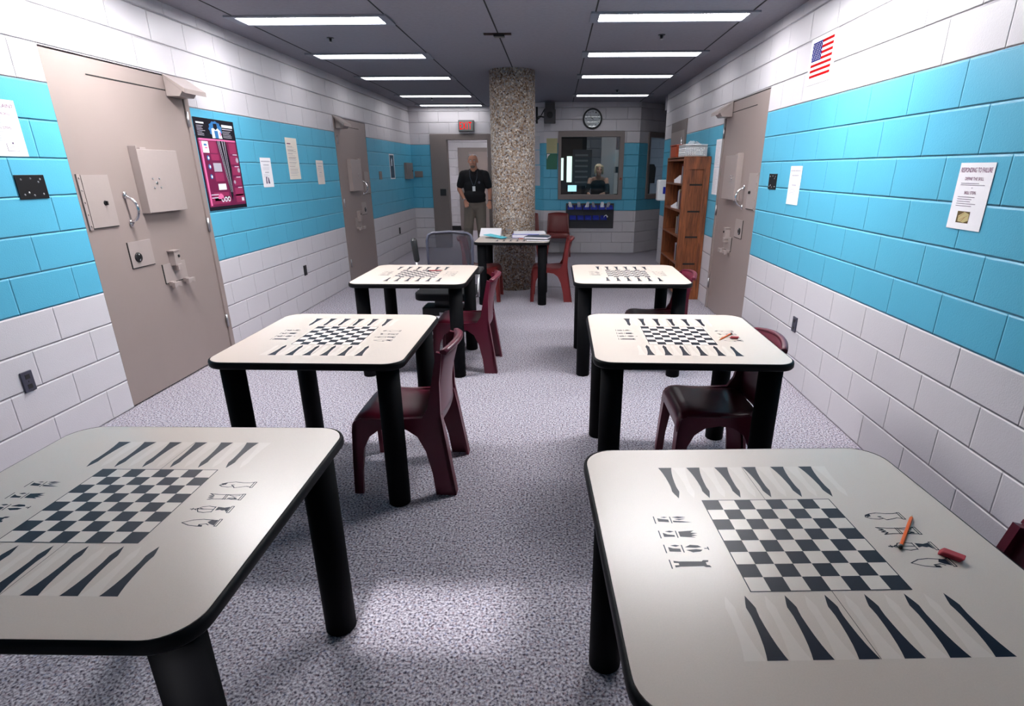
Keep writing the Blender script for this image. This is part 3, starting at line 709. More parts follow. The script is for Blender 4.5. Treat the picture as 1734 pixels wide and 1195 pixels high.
dup(C0, (.86, 2.76, 0), FXN, 'maroon plastic chair pushed under the second-row right table')
dup(C0, (.86, 4.62, 0), FXN, 'maroon plastic chair pushed under the third-row right table, before the bookcase')
dup(C0, (.93, 1.00, 0), FXN, 'dark maroon chair back peeking past the nearest right table edge')
CR = chair((-.055, 7.12, 0), FXN, 'brick red chair at the right side of the paper-strewn table', M_MAROON2)
dup(CR, (-.93, 7.10, 0), -FXN, 'brick red chair at the left side of the paper-strewn table')
dup(CR, (.055, 10.98, 0), PI, 'brick red chair against the far wall beside the blue bin rack')
dup(CR, (-.53, 10.98, 0), PI, 'brick red chair half hidden behind the column')

# office task chair
t = thing('office_chair', (-1.02, 5.20, 0), 0, 'black office chair with grey mesh back behind the third-row left table', 'office chair')
mb = MB(); mb.prism(rr(.26, .09), lambda a, b, q: (a*1.05, b+.04, q), .43, .50); mb.build('seat', M_FABRIC, t, bevel=.015, seg=3)
mb = MB(); mb.box(-.21, .21, -.17, .05, .28, .36); mb.box(-.10, .10, -.12, .12, .34, .44); mech = mb.build('tilt_mechanism', M_BLACK, t, bevel=.008)
mb = MB(); mb.box(-.05, .0, -.1725, -.170, .285, .315); mb.box(.17, .205, -.1725, -.170, .285, .315); mb.build('labels', M_PAPER, mech)
def bk(a, z, off=0): return (a, .24+.05*(z-.55)+.035*(1-(a/.24)**2)+off, z)
outl = [(-.205, .56), (-.22, .75), (-.222, .92), (-.205, .972), (-.17, .99), (0, 1.0), (.17, .99), (.205, .972), (.222, .92), (.22, .75), (.205, .56), (.15, .54), (0, .535), (-.15, .54), (-.205, .56)]
mb = MB(); mb.tube([bk(a, z) for a, z in outl], .013, n=8); mb.build('back_frame', mat('grey_frame', (.06, .06, .09), .35), t)
mb = MB(); vs = []; nn = 12
for i in range(nn+1):
    for k in range(nn+1):
        z = .55+.44*i/nn; wv = .205+.015*math.sin(PI*i/nn)-(.03 if i in (0, nn) else 0); vs.append(bk((-1+2*k/nn)*wv, z))
mb.add(vs, [(i*(nn+1)+k, i*(nn+1)+k+1, (i+1)*(nn+1)+k+1, (i+1)*(nn+1)+k) for i in range(nn) for k in range(nn)], 0, True); mb.build('mesh_back', M_MESHF, t)
mb = MB(); mb.tube([(0, .10, .38), (0, .26, .42), (0, .29, .56), (0, .285, .70)], .02, n=8); mb.build('back_post', M_BLACK, t)
for s, up in ((-1, True), (1, False)):
    mb = MB()
    if up:
        mb.tube([(-.20, .05, .40), (-.30, .10, .42), (-.305, .12, .60), (-.300, .12, .76)], .012, n=8); a1 = mb.build('armrest', M_STEEL, t)
        mb = MB(); mb.cap((-.298, .12, .76), .028, (-.315, .12, .93), .030); mb.build('arm_pad', M_BLACKP, a1)
    else:
        mb.tube([(.20, .05, .40), (.29, .06, .42), (.30, .06, .66)], .012, n=8); a1 = mb.build('armrest', M_STEEL, t)
        mb = MB(); mb.box(.265, .335, -.08, .20, .655, .685); mb.build('arm_pad', M_BLACKP, a1, bevel=.01)
mb = MB(); mb.tube([(0, 0, .10), (0, 0, .34)], .026, n=12); mb.build('gas_lift', M_BLACK, t)
for k in range(5):
    an = 2*PI*k/5+.3; c_, s_ = math.cos(an), math.sin(an)
    mb = MB(); mb.tube([(0, 0, .11), (.26*c_, .26*s_, .07)], [.028, .016], n=8); lg = mb.build('leg', M_BLACK, t)
    mb = MB(); mb.tube([(.27*c_-.022*s_, .27*s_+.022*c_, .028), (.27*c_+.022*s_, .27*s_-.022*c_, .028)], .027, n=14); mb.build('caster', M_BLACKP, lg)

# ================================================================== RIGHT WALL FURNITURE
# bookcase
BX0, BX1, BY0, BY1, BZ = 1.52, 1.835, 7.10, 8.15, 1.70
t = thing('bookcase', ((BX0+BX1)/2, (BY0+BY1)/2, 0), 0, 'tall stained oak bookcase against the right wall beyond the cell door', 'bookcase')
hx, hy = (BX1-BX0)/2, (BY1-BY0)/2
for s in (-1, 1):
    mb = MB(); ys = sorted((s*hy, s*(hy-.022)))
    if s == -1:
        mb.box(-hx, hx, -hy+.012, -hy+.022, 0, BZ)
        mb.box(-hx, -hx+.085, -hy-.010, -hy+.012, 0, BZ); mb.box(hx-.075, hx, -hy-.010, -hy+.012, 0, BZ)
        mb.box(-hx+.085, hx-.075, -hy-.010, -hy+.012, BZ-.13, BZ); mb.box(-hx+.085, hx-.075, -hy-.010, -hy+.012, 0, .12)
        for z in (.45, .78, 1.085, 1.395): mb.box(-hx+.085, hx-.075, -hy+.008, -hy+.012, z-.012, z+.008, 1)
    else: mb.box(-hx, hx, ys[0], ys[1], 0, BZ)
    mb.build('side_panel', [M_WOOD, M_SEAM], t, bevel=.002 if s == 1 else 0)
for z in (.09, .45, .78, 1.085, 1.395, BZ-.022):
    mb = MB(); mb.box(-hx, hx-.012, -hy+.022, hy-.022, z-.012, z+.010); mb.build('shelf', M_WOOD, t)
mb = MB(); mb.box(-hx, hx, -hy-.004, hy+.004, BZ, BZ+.012); mb.build('top', M_WOOD, t, bevel=.003)
mb = MB(); mb.box(hx-.012, hx, -hy+.022, hy-.022, .05, BZ-.02); mb.build('back_panel', M_WOOD, t)
def book(y, z, w_, h, d, m, label, lay=False):
    tt = thing('book', (1.555+d/2, y, z), 0, label, 'book', 'books in the bookcase')
    mb = MB(); mb.box(-d/2+.003, d/2, -w_/2+.002, w_/2-.002, .002, h-.002); mb.build('pages', M_PAPER, tt)
    mb = MB(); mb.box(-d/2, d/2, -w_/2, -w_/2+.002, 0, h); mb.box(-d/2, d/2, w_/2-.002, w_/2, 0, h); mb.box(-d/2, -d/2+.003, -w_/2, w_/2, 0, h); mb.build('cover', m, tt)
cols = [('grey', (.30, .32, .36)), ('dark blue', (.03, .05, .15)), ('tan', (.45, .34, .22)), ('maroon', (.16, .02, .03)), ('black', (.015, .015, .018)), ('white', (.7, .7, .7)), ('slate', (.10, .13, .18))]
shn = {1.405: 'top', 1.095: 'second', .79: 'third', .46: 'fourth'}
posn = ['nearest the end panel', 'second from the end panel', 'third from the end panel', 'fourth from the end panel', 'fifth from the end panel']
for z, cn in ((1.405, 2), (1.095, 5), (.79, 4), (.46, 3)):
    y = 7.30
    for k in range(cn):
        nm, c = cols[(k*3+int(z*10)) % 7]; wd = random.uniform(.028, .05); h = random.uniform(.19, .25)
        if not 'bk_'+nm in MATS: mat('bk_'+nm, c, .5)
        y += wd/2+.001; book(y, z, wd, h, random.uniform(.14, .19), MATS['bk_'+nm], '%s book on the %s shelf of the bookcase, %s' % (nm, shn[z], posn[k])); y += wd/2
for y, z, n_, l in ((7.52, 1.405, .045, 'white paper stack on the upper bookcase shelf'), (7.60, 1.095, .03, 'loose white papers on the second bookcase shelf')):
    tt = thing('paper_stack', (1.64, y, z), R_(6), l, 'paper')
    mb = MB(); mb.box(-.10, .10, -.13, .13, 0, n_); mb.build('sheets', M_PAPER, tt)
    mb = MB(); mb.prism([(-.10, 0), (.08, .0), (.09, .003), (-.09, .05)], lambda a, b, q: (q, a, n_+b), -.10, .07); mb.build('curled_sheet', M_PAPER, tt)
# on top of the bookcase
ZB = BZ+.012
t = thing('wire_basket', (1.665, 7.35, ZB), 0, 'white perforated plastic basket on top of the bookcase', 'basket')
mb = MB()
def side(x0, x1, y0, y1):   # one perforated wall as a grid of strips
    n = 12; L = math.hypot(x1-x0, y1-y0); dx, dy = (x1-x0)/L, (y1-y0)/L; nx_, ny_ = -dy*.0015, dx*.0015
    def q(a0, a1, z0, z1):
        p = [(x0+dx*a+s*nx_, y0+dy*a+s*ny_, z) for z in (z0, z1) for s in (-1, 1) for a in (a0, a1)]
        mb.add(p, [(0, 2, 3, 1), (4, 5, 7, 6), (0, 1, 5, 4), (1, 3, 7, 5), (3, 2, 6, 7), (2, 0, 4, 6)])
    for z0, z1 in ((0, .02), (.032, .042), (.054, .064), (.076, .086), (.098, .13)): q(0, L, z0, z1)
    for k in range(n+1): q(max(0, L*k/n-.006), min(L, L*k/n+.006), 0, .13)
side(-.13, .13, -.18, -.18); side(.13, .13, -.18, .18); side(.13, -.13, .18, .18); side(-.13, -.13, .18, -.18)
mb.box(-.13, .13, -.18, .18, 0, .003); mb.build('basket_body', M_WPLAST, t)
mb = MB(); mb.tube([(-.13, -.18, .132), (.13, -.18, .132), (.13, .18, .132), (-.13, .18, .132), (-.13, -.18, .132)], .005, n=6); mb.build('rim', M_WPLAST, t)
mb = MB()
vs = []; random.seed(3)
for i in range(9):
    for k in range(12):
        rr_ = .11*math.sin(PI*(i+.3)/9.5)*random.uniform(.75, 1.15); a = 2*PI*k/12; vs.append((rr_*math.cos(a), rr_*math.sin(a)*1.2, .17*i/8+random.uniform(-.008, .008)))
mb.add(vs, [(i*12+k, i*12+(k+1) % 12, (i+1)*12+(k+1) % 12, (i+1)*12+k) for i in range(8) for k in range(12)], 0, False)
o = mb.build('plastic_bag', M_CLEARP, loc=(1.665, 7.35, ZB+.005)); tag(o, 'crumpled clear plastic bag in the white basket on the bookcase', 'bag')
t = thing('red_tray', (1.65, 7.86, ZB), 0, 'brick red plastic tub on top of the bookcase behind the basket', 'tub')
mb = MB(); mb.prism([(-.16, 0), (.16, 0), (.19, .14), (-.19, .14)], lambda a, b, q: (q, a, b), -.12, .12); mb.build('tub_body', mat('orange_red_plastic', (.38, .06, .02), .45), t, bevel=.01)
mb = MB(); mb.box(-.13, .13, -.20, .20, .14, .152); mb.build('rim', MATS['orange_red_plastic'], t, bevel=.003)
# breaker panel above the bookcase
t = thing('electrical_panel', (XR-.001, 9.10, 1.60), RR, 'taupe electrical panel high on the right wall above the bookcase', 'electrical panel')
mb = MB(); mb.box(-.52, .52, -.02, 0, 0, .64); mb.build('cabinet_body', M_FRAME, t, bevel=.004)
mb = MB(); mb.box(-.48, .48, -.028, -.02, .03, .50); dd = mb.build('panel_door', M_DOORHW, t, bevel=.003)
mb = MB(); mb.tube([(.40, -.04, .22), (.40, -.04, .40)], .010, n=8); mb.build('pull_handle', M_CHROME, dd)
t = thing('soap_dispenser', (1.60, 8.40, 1.12), RR, 'white dispenser fixed beyond the far end of the bookcase', 'dispenser')
t.location = (XR-.001, 8.95, 1.12)
mb = MB(); mb.box(-.07, .07, -.30, 0, 0, .30); mb.build('housing', M_WPLAST, t, bevel=.02, seg=3)
mb = MB(); mb.box(.07, .074, -.22, -.14, .10, .20); mb.build('view_slot', M_BINBLUE, t)

# ================================================================== THINGS ON THE WALLS
def notice(loc, rz, w_, h, label, cat='notice', name='notice', draw=None, mats=None, back=M_PAPER, tilt=0, group=None):
    mb = MB(); mb.box(0, w_, -.0015, 0, 0, h); off = MB()
    mb.T = Matrix.Translation((0, -.0016, 0))
    if draw: draw(mb, w_, h)
    o = mb.build(name, [back] + (mats or [M_INK, M_GREYINK, M_INKM]), loc=loc, rz=rz)
    o.rotation_euler = (0, tilt, rz) if tilt else (0, 0, rz)
    return tag(o, label, cat, group)
EPS = .002
def d_fail(mb, W, H):
    text(mb, 'RESPONDING TO FAILURE', .012, W-.012, H-.040, .020, 3)
    text(mb, 'DEFINE THE SKILL', .050, W-.050, H-.073, .013, 3)
    lines(mb, .03, W-.03, H-.085, 2, .007, .0022, 1); text(mb, 'or', W/2-.005, W/2+.005, H-.107, .004, 1)
    text(mb, 'SKILL STEPS', .065, W-.078, H-.132, .013, 3)
    lines(mb, .030, W-.055, H-.143, 5, .0095, .0022, 1)
    x0, z0 = .055, .028; rect(mb, x0, x0+.080, z0, z0+.050, 4)
    poly(mb, [(x0+.012, z0+.006), (x0+.05, z0+.002), (x0+.078, z0+.012), (x0+.076, z0+.040), (x0+.045, z0+.048), (x0+.01, z0+.030)], 5, .0008)
    for a, b_ in (((.02, .012), (.07, .034)), ((.03, .004), (.055, .028)), ((.01, .022), (.045, .044))):
        poly(mb, [(x0+a[0], z0+a[1]), (x0+a[0]+.003, z0+a[1]), (x0+b_[0]+.003, z0+b_[1]), (x0+b_[0], z0+b_[1])], 6, .0011)
mp = [M_INK, M_GREYINK, M_INKM, mat('photo_brown', (.10, .06, .015), .5), mat('photo_ochre', (.50, .42, .20), .5), mat('photo_rust', (.30, .08, .02), .5)]
notice((XR-EPS, 2.752, 1.312), RR, .216, .283, 'white notice headed RESPONDING TO FAILURE on the right wall', draw=d_fail, mats=mp)
def d_gen(title, sub=None, n=5):
    def f(mb, W, H):
        if title:
            text(mb, title, .012, W-.012, H-.040, .018, 3); text(mb, 'DEFINE THE SKILL', .045, W-.045, H-.075, .012, 3); text(mb, 'SKILL STEPS', .06, W-.06, H-.145, .012, 3)
        else:      # headings too blurred to read
            for x0, x1, z0 in ((.015, W-.015, .036), (.05, W-.05, .070), (.07, W-.07, .140)):
                x = x0
                while x < x1: q = random.uniform(.008, .016); rect(mb, x, min(x1, x+q), H-z0-.004, H-z0+.006, 2); x += q+.003
        lines(mb, .03, W-.03, H-.088, 4, .009, .002, 2); lines(mb, .03, W-.04, H-.158, n, .011, .002, 2)
        if sub == 'note':
            rect(mb, .10, W-.05, .025, .027, 1); rect(mb, .10, .103, .025, .065, 1); rect(mb, W-.053, W-.05, .025, .065, 2); rect(mb, .135, .145, .062, .070, 1); lines(mb, .115, W-.065, .05, 2, .008, .003, 2)
        if sub == 'shapes':
            poly(mb, [(.06, .035), (.085, .035), (.082, .07), (.092, .10), (.07, .10), (.064, .07)], 1); poly(mb, [(.105, .035), (.14, .035), (.125, .09), (.108, .095)], 1)
    return f
notice((XR-EPS, 4.692, 1.310), RR, .216, .282, 'white notice on the right wall beside the small black plate', draw=d_gen(None))
notice((XL+EPS, 3.010, 1.634), RL, .216, .281, 'white notice headed A COMPLAINT cut by the left photo edge', draw=d_gen('A COMPLAINT', 'note'))
notice((XL+EPS, 5.80, 1.397), RL, .216, .281, 'white notice with two black shapes near the tall poster', draw=d_gen(None, 'shapes', 3))
def d_long(mb, W, H):
    rect(mb, .03, .12, H-.065, H-.055, 3); z = H-.09
    while z > .03: rect(mb, .03, .03+(W-.06)*random.uniform(.5, 1), z, z+.0028, 2 if random.random() < .6 else 1); z -= random.choice((.010, .010, .018))
notice((XL+EPS, 6.412, 1.463), RL, .28, .43, 'tall cream typed notice hung between two small notices', draw=d_long, back=mat('cream_paper', (.74, .68, .60), .6))
notice((XL+EPS, 7.165, 1.393), RL, .216, .279, 'small notice nearest the far left cell door', draw=d_gen(None, None, 4), back=mat('cream_paper2', (.70, .62, .57), .6))
# papers between bookcase and right cell door
for i, (z, l) in enumerate(((1.592, 'upper white paper hung between the bookcase and right cell door'), (1.294, 'lower white paper hung between the bookcase and right cell door'))):
    notice((XR-EPS, 6.95-.03*(1-i)*0, z), RR, .216, .295, l, draw=lambda mb, W, H: lines(mb, .02, W-.02, H-.03, 18, .014, .002, 2))
# flag print
def d_flag(mb, W, H):
    x0, x1, z0, z1 = .035, W-.045, .045, H-.03; sh = (z1-z0)/13
    for i in range(0, 13, 2): rect(mb, x0, x1, z1-(i+1)*sh, z1-i*sh, 1)
    xc = x0+(x1-x0)*.47; rect(mb, x0, xc, z1-7*sh, z1, 2, .0008)
    for a in range(9):
        for b_ in range(11):
            if (a+b_) % 2 == 0:
                cx, cz = x0+(xc-x0)*(b_+1)/12, z1-7*sh*(a+1)/10; s_ = .0062
                poly(mb, [(cx+s_*(1 if k % 2 == 0 else .42)*math.sin(PI*k/5), cz+s_*(1 if k % 2 == 0 else .42)*math.cos(PI*k/5)) for k in range(10)], 0, .0011)
notice((XR-EPS, 4.640, 2.140), RR, .400, .300, 'printed stars and stripes flag sheet high on the right wall', 'flag print', 'flag_print', d_flag, [M_RED, M_BLUE])
# tall drug-awareness style poster (text too small to read)
mpink = mat('poster_pink', (.80, .16, .36), .3); mmar = mat('poster_maroon', (.16, .012, .06), .3); mmar2 = mat('poster_wine', (.30, .03, .10), .3)
mblk = mat('poster_black', (.010, .008, .014), .25); mgry = mat('poster_grey', (.42, .40, .46), .3); mblu = mat('poster_blue', (.03, .16, .38), .3); mwht = mat('poster_white', (.80, .84, .90), .3)
def d_poster(mb, W, H):     # material slots: 1 pink 2 maroon 3 wine 4 black 5 grey 6 blue 7 white
    rect(mb, .012, W-.012, .03, H-.16, 2, .0004)
    rect(mb, .03, W-.02, H-.172, H-.158, 1, .0006)
    for k in range(8):      # blue burst behind the figure
        a = .22+.012*k; pass
    poly(mb, [(.30+.105*math.cos(2*PI*k/22)*(1 if k % 2 else .86), H-.080+.068*math.sin(2*PI*k/22)*(1 if k % 2 else .9)) for k in range(22)], 6, .0005)
    poly(mb, [(.24, H-.075), (.27, H-.07), (.33, H-.07), (.37, H-.09), (.385, H-.15), (.235, H-.15)], 7, .0007)
    poly(mb, [(.275, H-.035), (.325, H-.035), (.33, H-.07), (.30, H-.085), (.27, H-.07)], 4, .0009)
    poly(mb, [(.275, H-.09), (.33, H-.09), (.33, H-.15), (.28, H-.15)], 6, .0009); poly(mb, [(.35, H-.10), (.375, H-.10), (.37, H-.13), (.355, H-.13)], 1, .0010)
    rect(mb, .03, .14, H-.045, H-.033, 7); lines(mb, .03, .15, H-.06, 7, .012, .004, 5)
    rect(mb, .40, W-.03, H-.058, H-.036, 7); rect(mb, .40, W-.04, H-.075, H-.068, 5); lines(mb, .40, W-.04, H-.088, 5, .012, .004, 5)
    rect(mb, .03, .055, .04, H-.18, 1, .0008); rect(mb, .06, .15, H-.27, H-.18, 7, .0008); rect(mb, .085, .125, H-.215, H-.20, 6, .001); rect(mb, .095, .13, H-.235, H-.225, 1, .001)
    # long dark spear shapes in the middle
    poly(mb, [(.28, H-.17), (.42, H-.17), (.445, H-.40), (.40, .12), (.375, .06), (.34, H-.44)], 4, .0007)
    for x0, x1 in ((.29, .372), (.315, .385), (.36, .398), (.395, .402)):
        poly(mb, [(x0, H-.17), (x0+.010, H-.17), (x1+.003, .14), (x1, .14)], 5, .0010)
    for i, (x0, z0, x1, z1, m_) in enumerate([(.16, H-.27, .27, H-.18, 3), (.16, H-.33, .28, H-.28, 3), (.17, H-.42, .29, H-.35, 5), (.17, H-.50, .30, H-.43, 3), (.19, H-.57, .31, H-.52, 7), (.10, H-.66, .33, H-.59, 3), (.06, .05, .33, .11, 3),
            (.46, H-.27, W-.03, H-.18, 3), (.45, H-.36, W-.03, H-.29, 3), (.45, H-.45, W-.03, H-.38, 3), (.45, H-.54, W-.03, H-.47, 3), (.44, H-.63, W-.03, H-.56, 3), (.44, .05, W-.03, .12, 3)]):
        rect(mb, x0, x1, z0, z1, m_, .0009); lines(mb, x0+.008, x1-.01, z1-.010, max(2, int((z1-z0)/.014)), .012, .003, 5 if m_ != 5 else 4)
    for z in (H-.275, H-.375, H-.465, H-.555): rect(mb, .50, W-.03, z-.006, z, 7, .0011)
    def disc(cx, cz, r_, m_, e): poly(mb, [(cx+r_*math.cos(2*PI*k/16), cz+r_*math.sin(2*PI*k/16)) for k in range(16)], m_, e)
    for k in range(3): disc(.22+.05*k, .085, .022, 7, .0012); disc(.22+.05*k, .085, .013, 2, .0014)
    for z in (H-.31, H-.38, H-.46): disc(.115, z, .020, 6, .0011); disc(.120, z, .011, 7, .0013)
    poly(mb, [(.20+.045*math.cos(PI*k/10), H-.645+.045*math.sin(PI*k/10)) for k in range(11)], 1, .0013)
    disc(.56, H-.325, .022, 5, .0011); disc(.56, H-.41, .020, 5, .0011); disc(.46, H-.51, .016, 5, .0011)
    rect(mb, .06, .17, .125, .131, 7, .0012); rect(mb, .06, .19, .10, .106, 7, .0012); rect(mb, .53, .57, .06, .09, 7, .0012)
notice((XL+EPS, 4.815, 1.234), RL, .60, .735, 'tall maroon and black wall poster beside the near left cell door', 'poster', 'wall_poster', d_poster, [mpink, mmar, mmar2, mblk, mgry, mblu, mwht], back=mblk)
# dark notice near far left corner
notice((XL+EPS, 10.38, 1.405), RL, .30, .42, 'narrow dark blue poster with white edge past the far left cell door', 'poster', 'wall_poster', lambda mb, W, H: (rect(mb, .03, W-.03, .02, H-.02, 1), poly(mb, [(.10, H-.20), (.16, H-.20), (.18, H-.10), (.14, H-.06), (.10, H-.12)], 2, .0008)), [mat('poster_navy', (.01, .05, .10), .3), mwht])

def plate(name, loc, rz, w_, h, d, m, label, cat, dots=None, dm=M_STEEL, handle=False):
    t = thing(name, loc, rz, label, cat)
    mb = MB(); mb.box(-w_/2, w_/2, -d, 0, -h/2, h/2); p_ = mb.build('face_plate', m, t, bevel=.002)
    if dots:
        for x, z in dots:
            mb = MB(); mb.lathe([(.004, -d-.003), (.006, -d)], c=(x, z), n=10, axis='y'); mb.build('screw', dm, t)
    return t
dts = [(-.06, .04), (0, .045), (.06, .04), (.045, .025), (-.06, -.04), (-.03, -.03), (.06, -.04), (0, -.045)]
plate('call_plate', (XL, 3.188, 1.475), RL, .185, .128, .006, M_BLACK, 'black square call plate left of the near left cell door', 'wall plate', dts)
plate('call_plate', (XR, 5.045, 1.470), RR, .175, .125, .006, M_BLACK, 'black square call plate beside the right cell door', 'wall plate', dts)
def outlet(loc, rz, label, m=mat('slate_plate', (.045, .045, .07), .4)):
    t = thing('outlet', loc, rz, label, 'outlet', 'dark wall outlets')
    mb = MB(); mb.box(-.035, .035, -.010, 0, -.058, .058); mb.build('cover_plate', m, t, bevel=.003)
    mb = MB(); mb.ell((0, -.0102, 0), (.004, .002, .004), nu=8, nv=6)
    for z in (-.028, .028): mb.box(-.014, .014, -.0115, -.010, z-.013, z+.013)
    mb.build('sockets', M_BLACK, t)
outlet((XL, 2.803, .458), RL, 'slate outlet low on the left wall near the photo edge')
outlet((XL, 6.458, .454), RL, 'slate outlet low on the left wall between the two cell doors', M_BLACK)
outlet((XL, 10.69, .482), RL, 'slate outlet low on the left wall past the far cell door', M_BLACK)
outlet((XR, 4.180, .455), RR, 'slate outlet low on the right wall before the cell door')
plate('switch_plate', (XL, 9.78, 1.473), RL, .15, .13, .008, M_FRAME, 'small taupe switch plate past the far left cell door', 'switch plate', [(0, .04), (0, -.04)])
t = plate('metal_box', (XL, 11.62, 1.54), RL, .50, .30, .05, M_FRAME, 'grey metal wall box at the far end of the left wall', 'wall box')
mb = MB(); mb.ell((.20, -.055, 0), (.014, .012, .014), nu=8, nv=6); mb.build('knob', M_BLACK, t)
plate('metal_plate', (-2.80, YFL, 1.475), 0, .165, .12, .012, M_FRAME, 'grey metal plate on the far wall left of the exit doorway', 'wall plate')

# exit sign
t = thing('exit_sign', (-1.78, YFL, 2.275), 0, 'EXIT sign with red letters above the open doorway', 'exit sign')
mb = MB(); mb.box(-.155, .155, -.07, 0, 0, .205); hs = mb.build('housing', mat('exit_housing', (.10, .09, .09), .5), t, bevel=.004)
mb = MB(); mb.box(-.145, .125, -.0725, -.0705, .012, .193); mb.build('face', M_EXITF, hs)
mb = MB(); mb.T = Matrix.Translation((0, -.0735, 0)); text(mb, 'EXIT', -.128, .108, .035, .135, 0)
mb.build('letters', M_EXITR, t)
# clock
t = thing('wall_clock', (.668, YF, 2.447), 0, 'round wall clock with black rim above the control room window', 'clock')
mb = MB(); mb.lathe([(.150, -.001), (.150, -.032), (.160, -.045), (.178, -.035), (.180, 0), (.150, -.001)], n=48, axis='y', caps=False); mb.build('rim', M_BLACK, t)
mb = MB(); mb.lathe([(.156, -.012), (.156, -.003)], n=48, axis='y'); fc = mb.build('face', M_PAPER, t)
mb = MB(); mb.T = Matrix.Translation((0, -.0125, 0))
for k in range(1, 13):
    a = 2*PI*k/12; cx, cz = .122*math.sin(a), .122*math.cos(a); wd = .010 if k < 10 else .018
    text(mb, str(k), cx-wd, cx+wd, cz-.013, .026, 0)
mb.build('numerals', M_BLACK, fc)
mb = MB()
for a, L, wd in ((R_(-35), .085, .006), (R_(-55), .06, .008)):
    d = Vector((math.sin(a), 0, math.cos(a))); n_ = Vector((math.cos(a), 0, -math.sin(a)))*wd/2
    mb.add([tuple(p+Vector((0, -.016, 0))) for p in (n_-d*.02, n_+d*L, -n_+d*L, -n_-d*.02)], [(0, 1, 2, 3)])
mb.build('hands', M_BLACK, t)
mb = MB(); mb.add([(.152*math.cos(2*PI*k/48), -.030, .152*math.sin(2*PI*k/48)) for k in range(48)], [tuple(range(48))]); mb.build('glass', M_GLASS, t)
# speaker / camera on a bracket beside the column
t = thing('wall_speaker', (-.12, YF-.20, 2.36), 0, 'dark boxy speaker on a wall bracket beside the column top', 'speaker')
mb = MB(); mb.box(-.105, .105, -.10, .10, 0, .22); mb.box(-.085, .09, -.08, .12, .22, .34); mb.build('cabinet', mat('speaker_grey', (.06, .055, .06), .6), t, bevel=.006)
mb = MB(); mb.lathe([(.05, -.106), (.055, -.100)], c=(0, .13), n=24, axis='y'); mb.build('cone', M_BLACK, t)
mb = MB(); mb.tube([(-.10, .0, .10), (-.20, .06, .12), (-.26, .10, .04)], .012, n=8); mb.tube([(-.09, .0, .24), (-.18, .05, .10), (-.26, .10, .04)], .009, n=8); mb.tube([(-.24, .1, 0), (-.24, .1, .28)], .018, n=8); mb.tube([(-.24, .1, .16), (-.24, .198, .16)], .02, n=8); mb.build('bracket', M_BLACK, t)
# sheets left of the control room window
notice((-.18, YF-EPS, 1.852), 0, .205, .262, 'olive yellow sheet left of the control room window', draw=lambda mb, W, H: lines(mb, .02, W-.02, H-.03, 12, .018, .003, 1), mats=[mat('olive_ink', (.30, .28, .14), .6)], back=M_YELLOW)
notice((-.18, YF-EPS, 1.569), 0, .205, .280, 'dark green sheet below the olive one, left of the control room window', draw=lambda mb, W, H: poly(mb, [(.01, H-.10), (.01, H-.01), (.07, H-.01), (.03, H-.05)], 1), mats=[M_PAPER], back=M_GREEN)
for i, (a, z, h, l) in enumerate(((.62, 1.92, .24, 'highest pale sheet on the angled wall by the column'), (.62, 1.655, .255, 'middle pale sheet on the angled wall by the column'), (.63, 1.27, .37, 'lowest and longest pale sheet on the angled wall by the column'))):
    p = (-.93+a*D2-EPS*D2, 12.0-a*D2-EPS*D2, z)
    notice(p, -PI/4, .26, h, l, draw=lambda mb, W, H: lines(mb, .02, W-.02, H-.03, int(H/.022)-1, .02, .003, 2), back=mat('pale_sheet', (.50, .50, .54), .6))
# bin rack
t = thing('bin_rack', (.67, YF, .48), 0, 'dark louvred rack of blue bins under the control room window', 'bin rack')
mb = MB(); mb.box(-.465, .465, -.02, 0, 0, .47)
for k in range(12): mb.box(-.455, .455, -.026, -.02, .02+.037*k, .032+.037*k)
mb.build('louvre_panel', M_PEG, t)
def bin_(x, z, label):
    b = thing('storage_bin', (.67+x, YF-.021-.006, .48+z), 0, label, 'storage bin', 'blue storage bins on the rack')
    mb = MB()
    W, D, H = .062, .12, .075
    mb.box(-W, W, -D, 0, 0, .004); mb.box(-W, -W+.004, -D, 0, .004, H); mb.box(W-.004, W, -D, 0, .004, H); mb.box(-W+.004, W-.004, -.004, 0, .004, H)
    mb.box(-W+.004, W-.004, -D, -D+.004, .004, .045); mb.build('bin_body', M_BINBLUE, b)
    mb = MB(); mb.box(-.025, .025, -D-.003, -D-.0002, .012, .034); mb.build('label_lip', mat('bin_label', (.02, .05, .36), .4), b)
names = ['leftmost', 'second from left', 'third from left', 'fourth from left', 'fifth from left', 'sixth from left', 'rightmost']
for k in range(6): bin_(-.37+.148*k, .36, 'blue bin in the top row of the rack, %s' % (names[k] if k < 5 else 'rightmost'))
for k in range(5): bin_(-.33+.148*k, .17, 'blue bin in the lower row of the rack, %s' % (names[k] if k < 4 else 'rightmost'))
random.seed(5)
for k, x in enumerate((-.37, -.22, -.07, .08, .23, .34)):
    if k == 5: x = .33
    mb = MB(); n_ = 10; vs = []
    for i in range(6):
        for j in range(n_):
            a = 2*PI*j/n_; rr_ = .045*(1-.08*i)*random.uniform(.6, 1.15); vs.append((rr_*math.cos(a)+.006*i*(k % 3-1), rr_*.8*math.sin(a), .026*i))
    mb.add(vs, [(i*n_+j, i*n_+(j+1) % n_, (i+1)*n_+(j+1) % n_, (i+1)*n_+j) for i in range(5) for j in range(n_)]); mb.add(vs, [tuple(range(50, 60))])
    o = mb.build('earphone_bag', M_CLEARP if k % 2 else M_WPLAST, loc=(.67+x, YF-.09, .48+.368)); tag(o, 'crumpled %s bag in a top rack bin, %s' % ('clear' if k % 2 else 'white', names[k] if k < 5 else 'rightmost'), 'bag', 'bags in the top rack bins')
mb = MB(); mb.tube([(0, 0, .005), (.02, 0, .06), (.05, -.02, .08), (.07, -.03, .05)], .008, n=8); mb.ell((.07, -.03, .05), (.016, .014, .018), nu=10, nv=8)
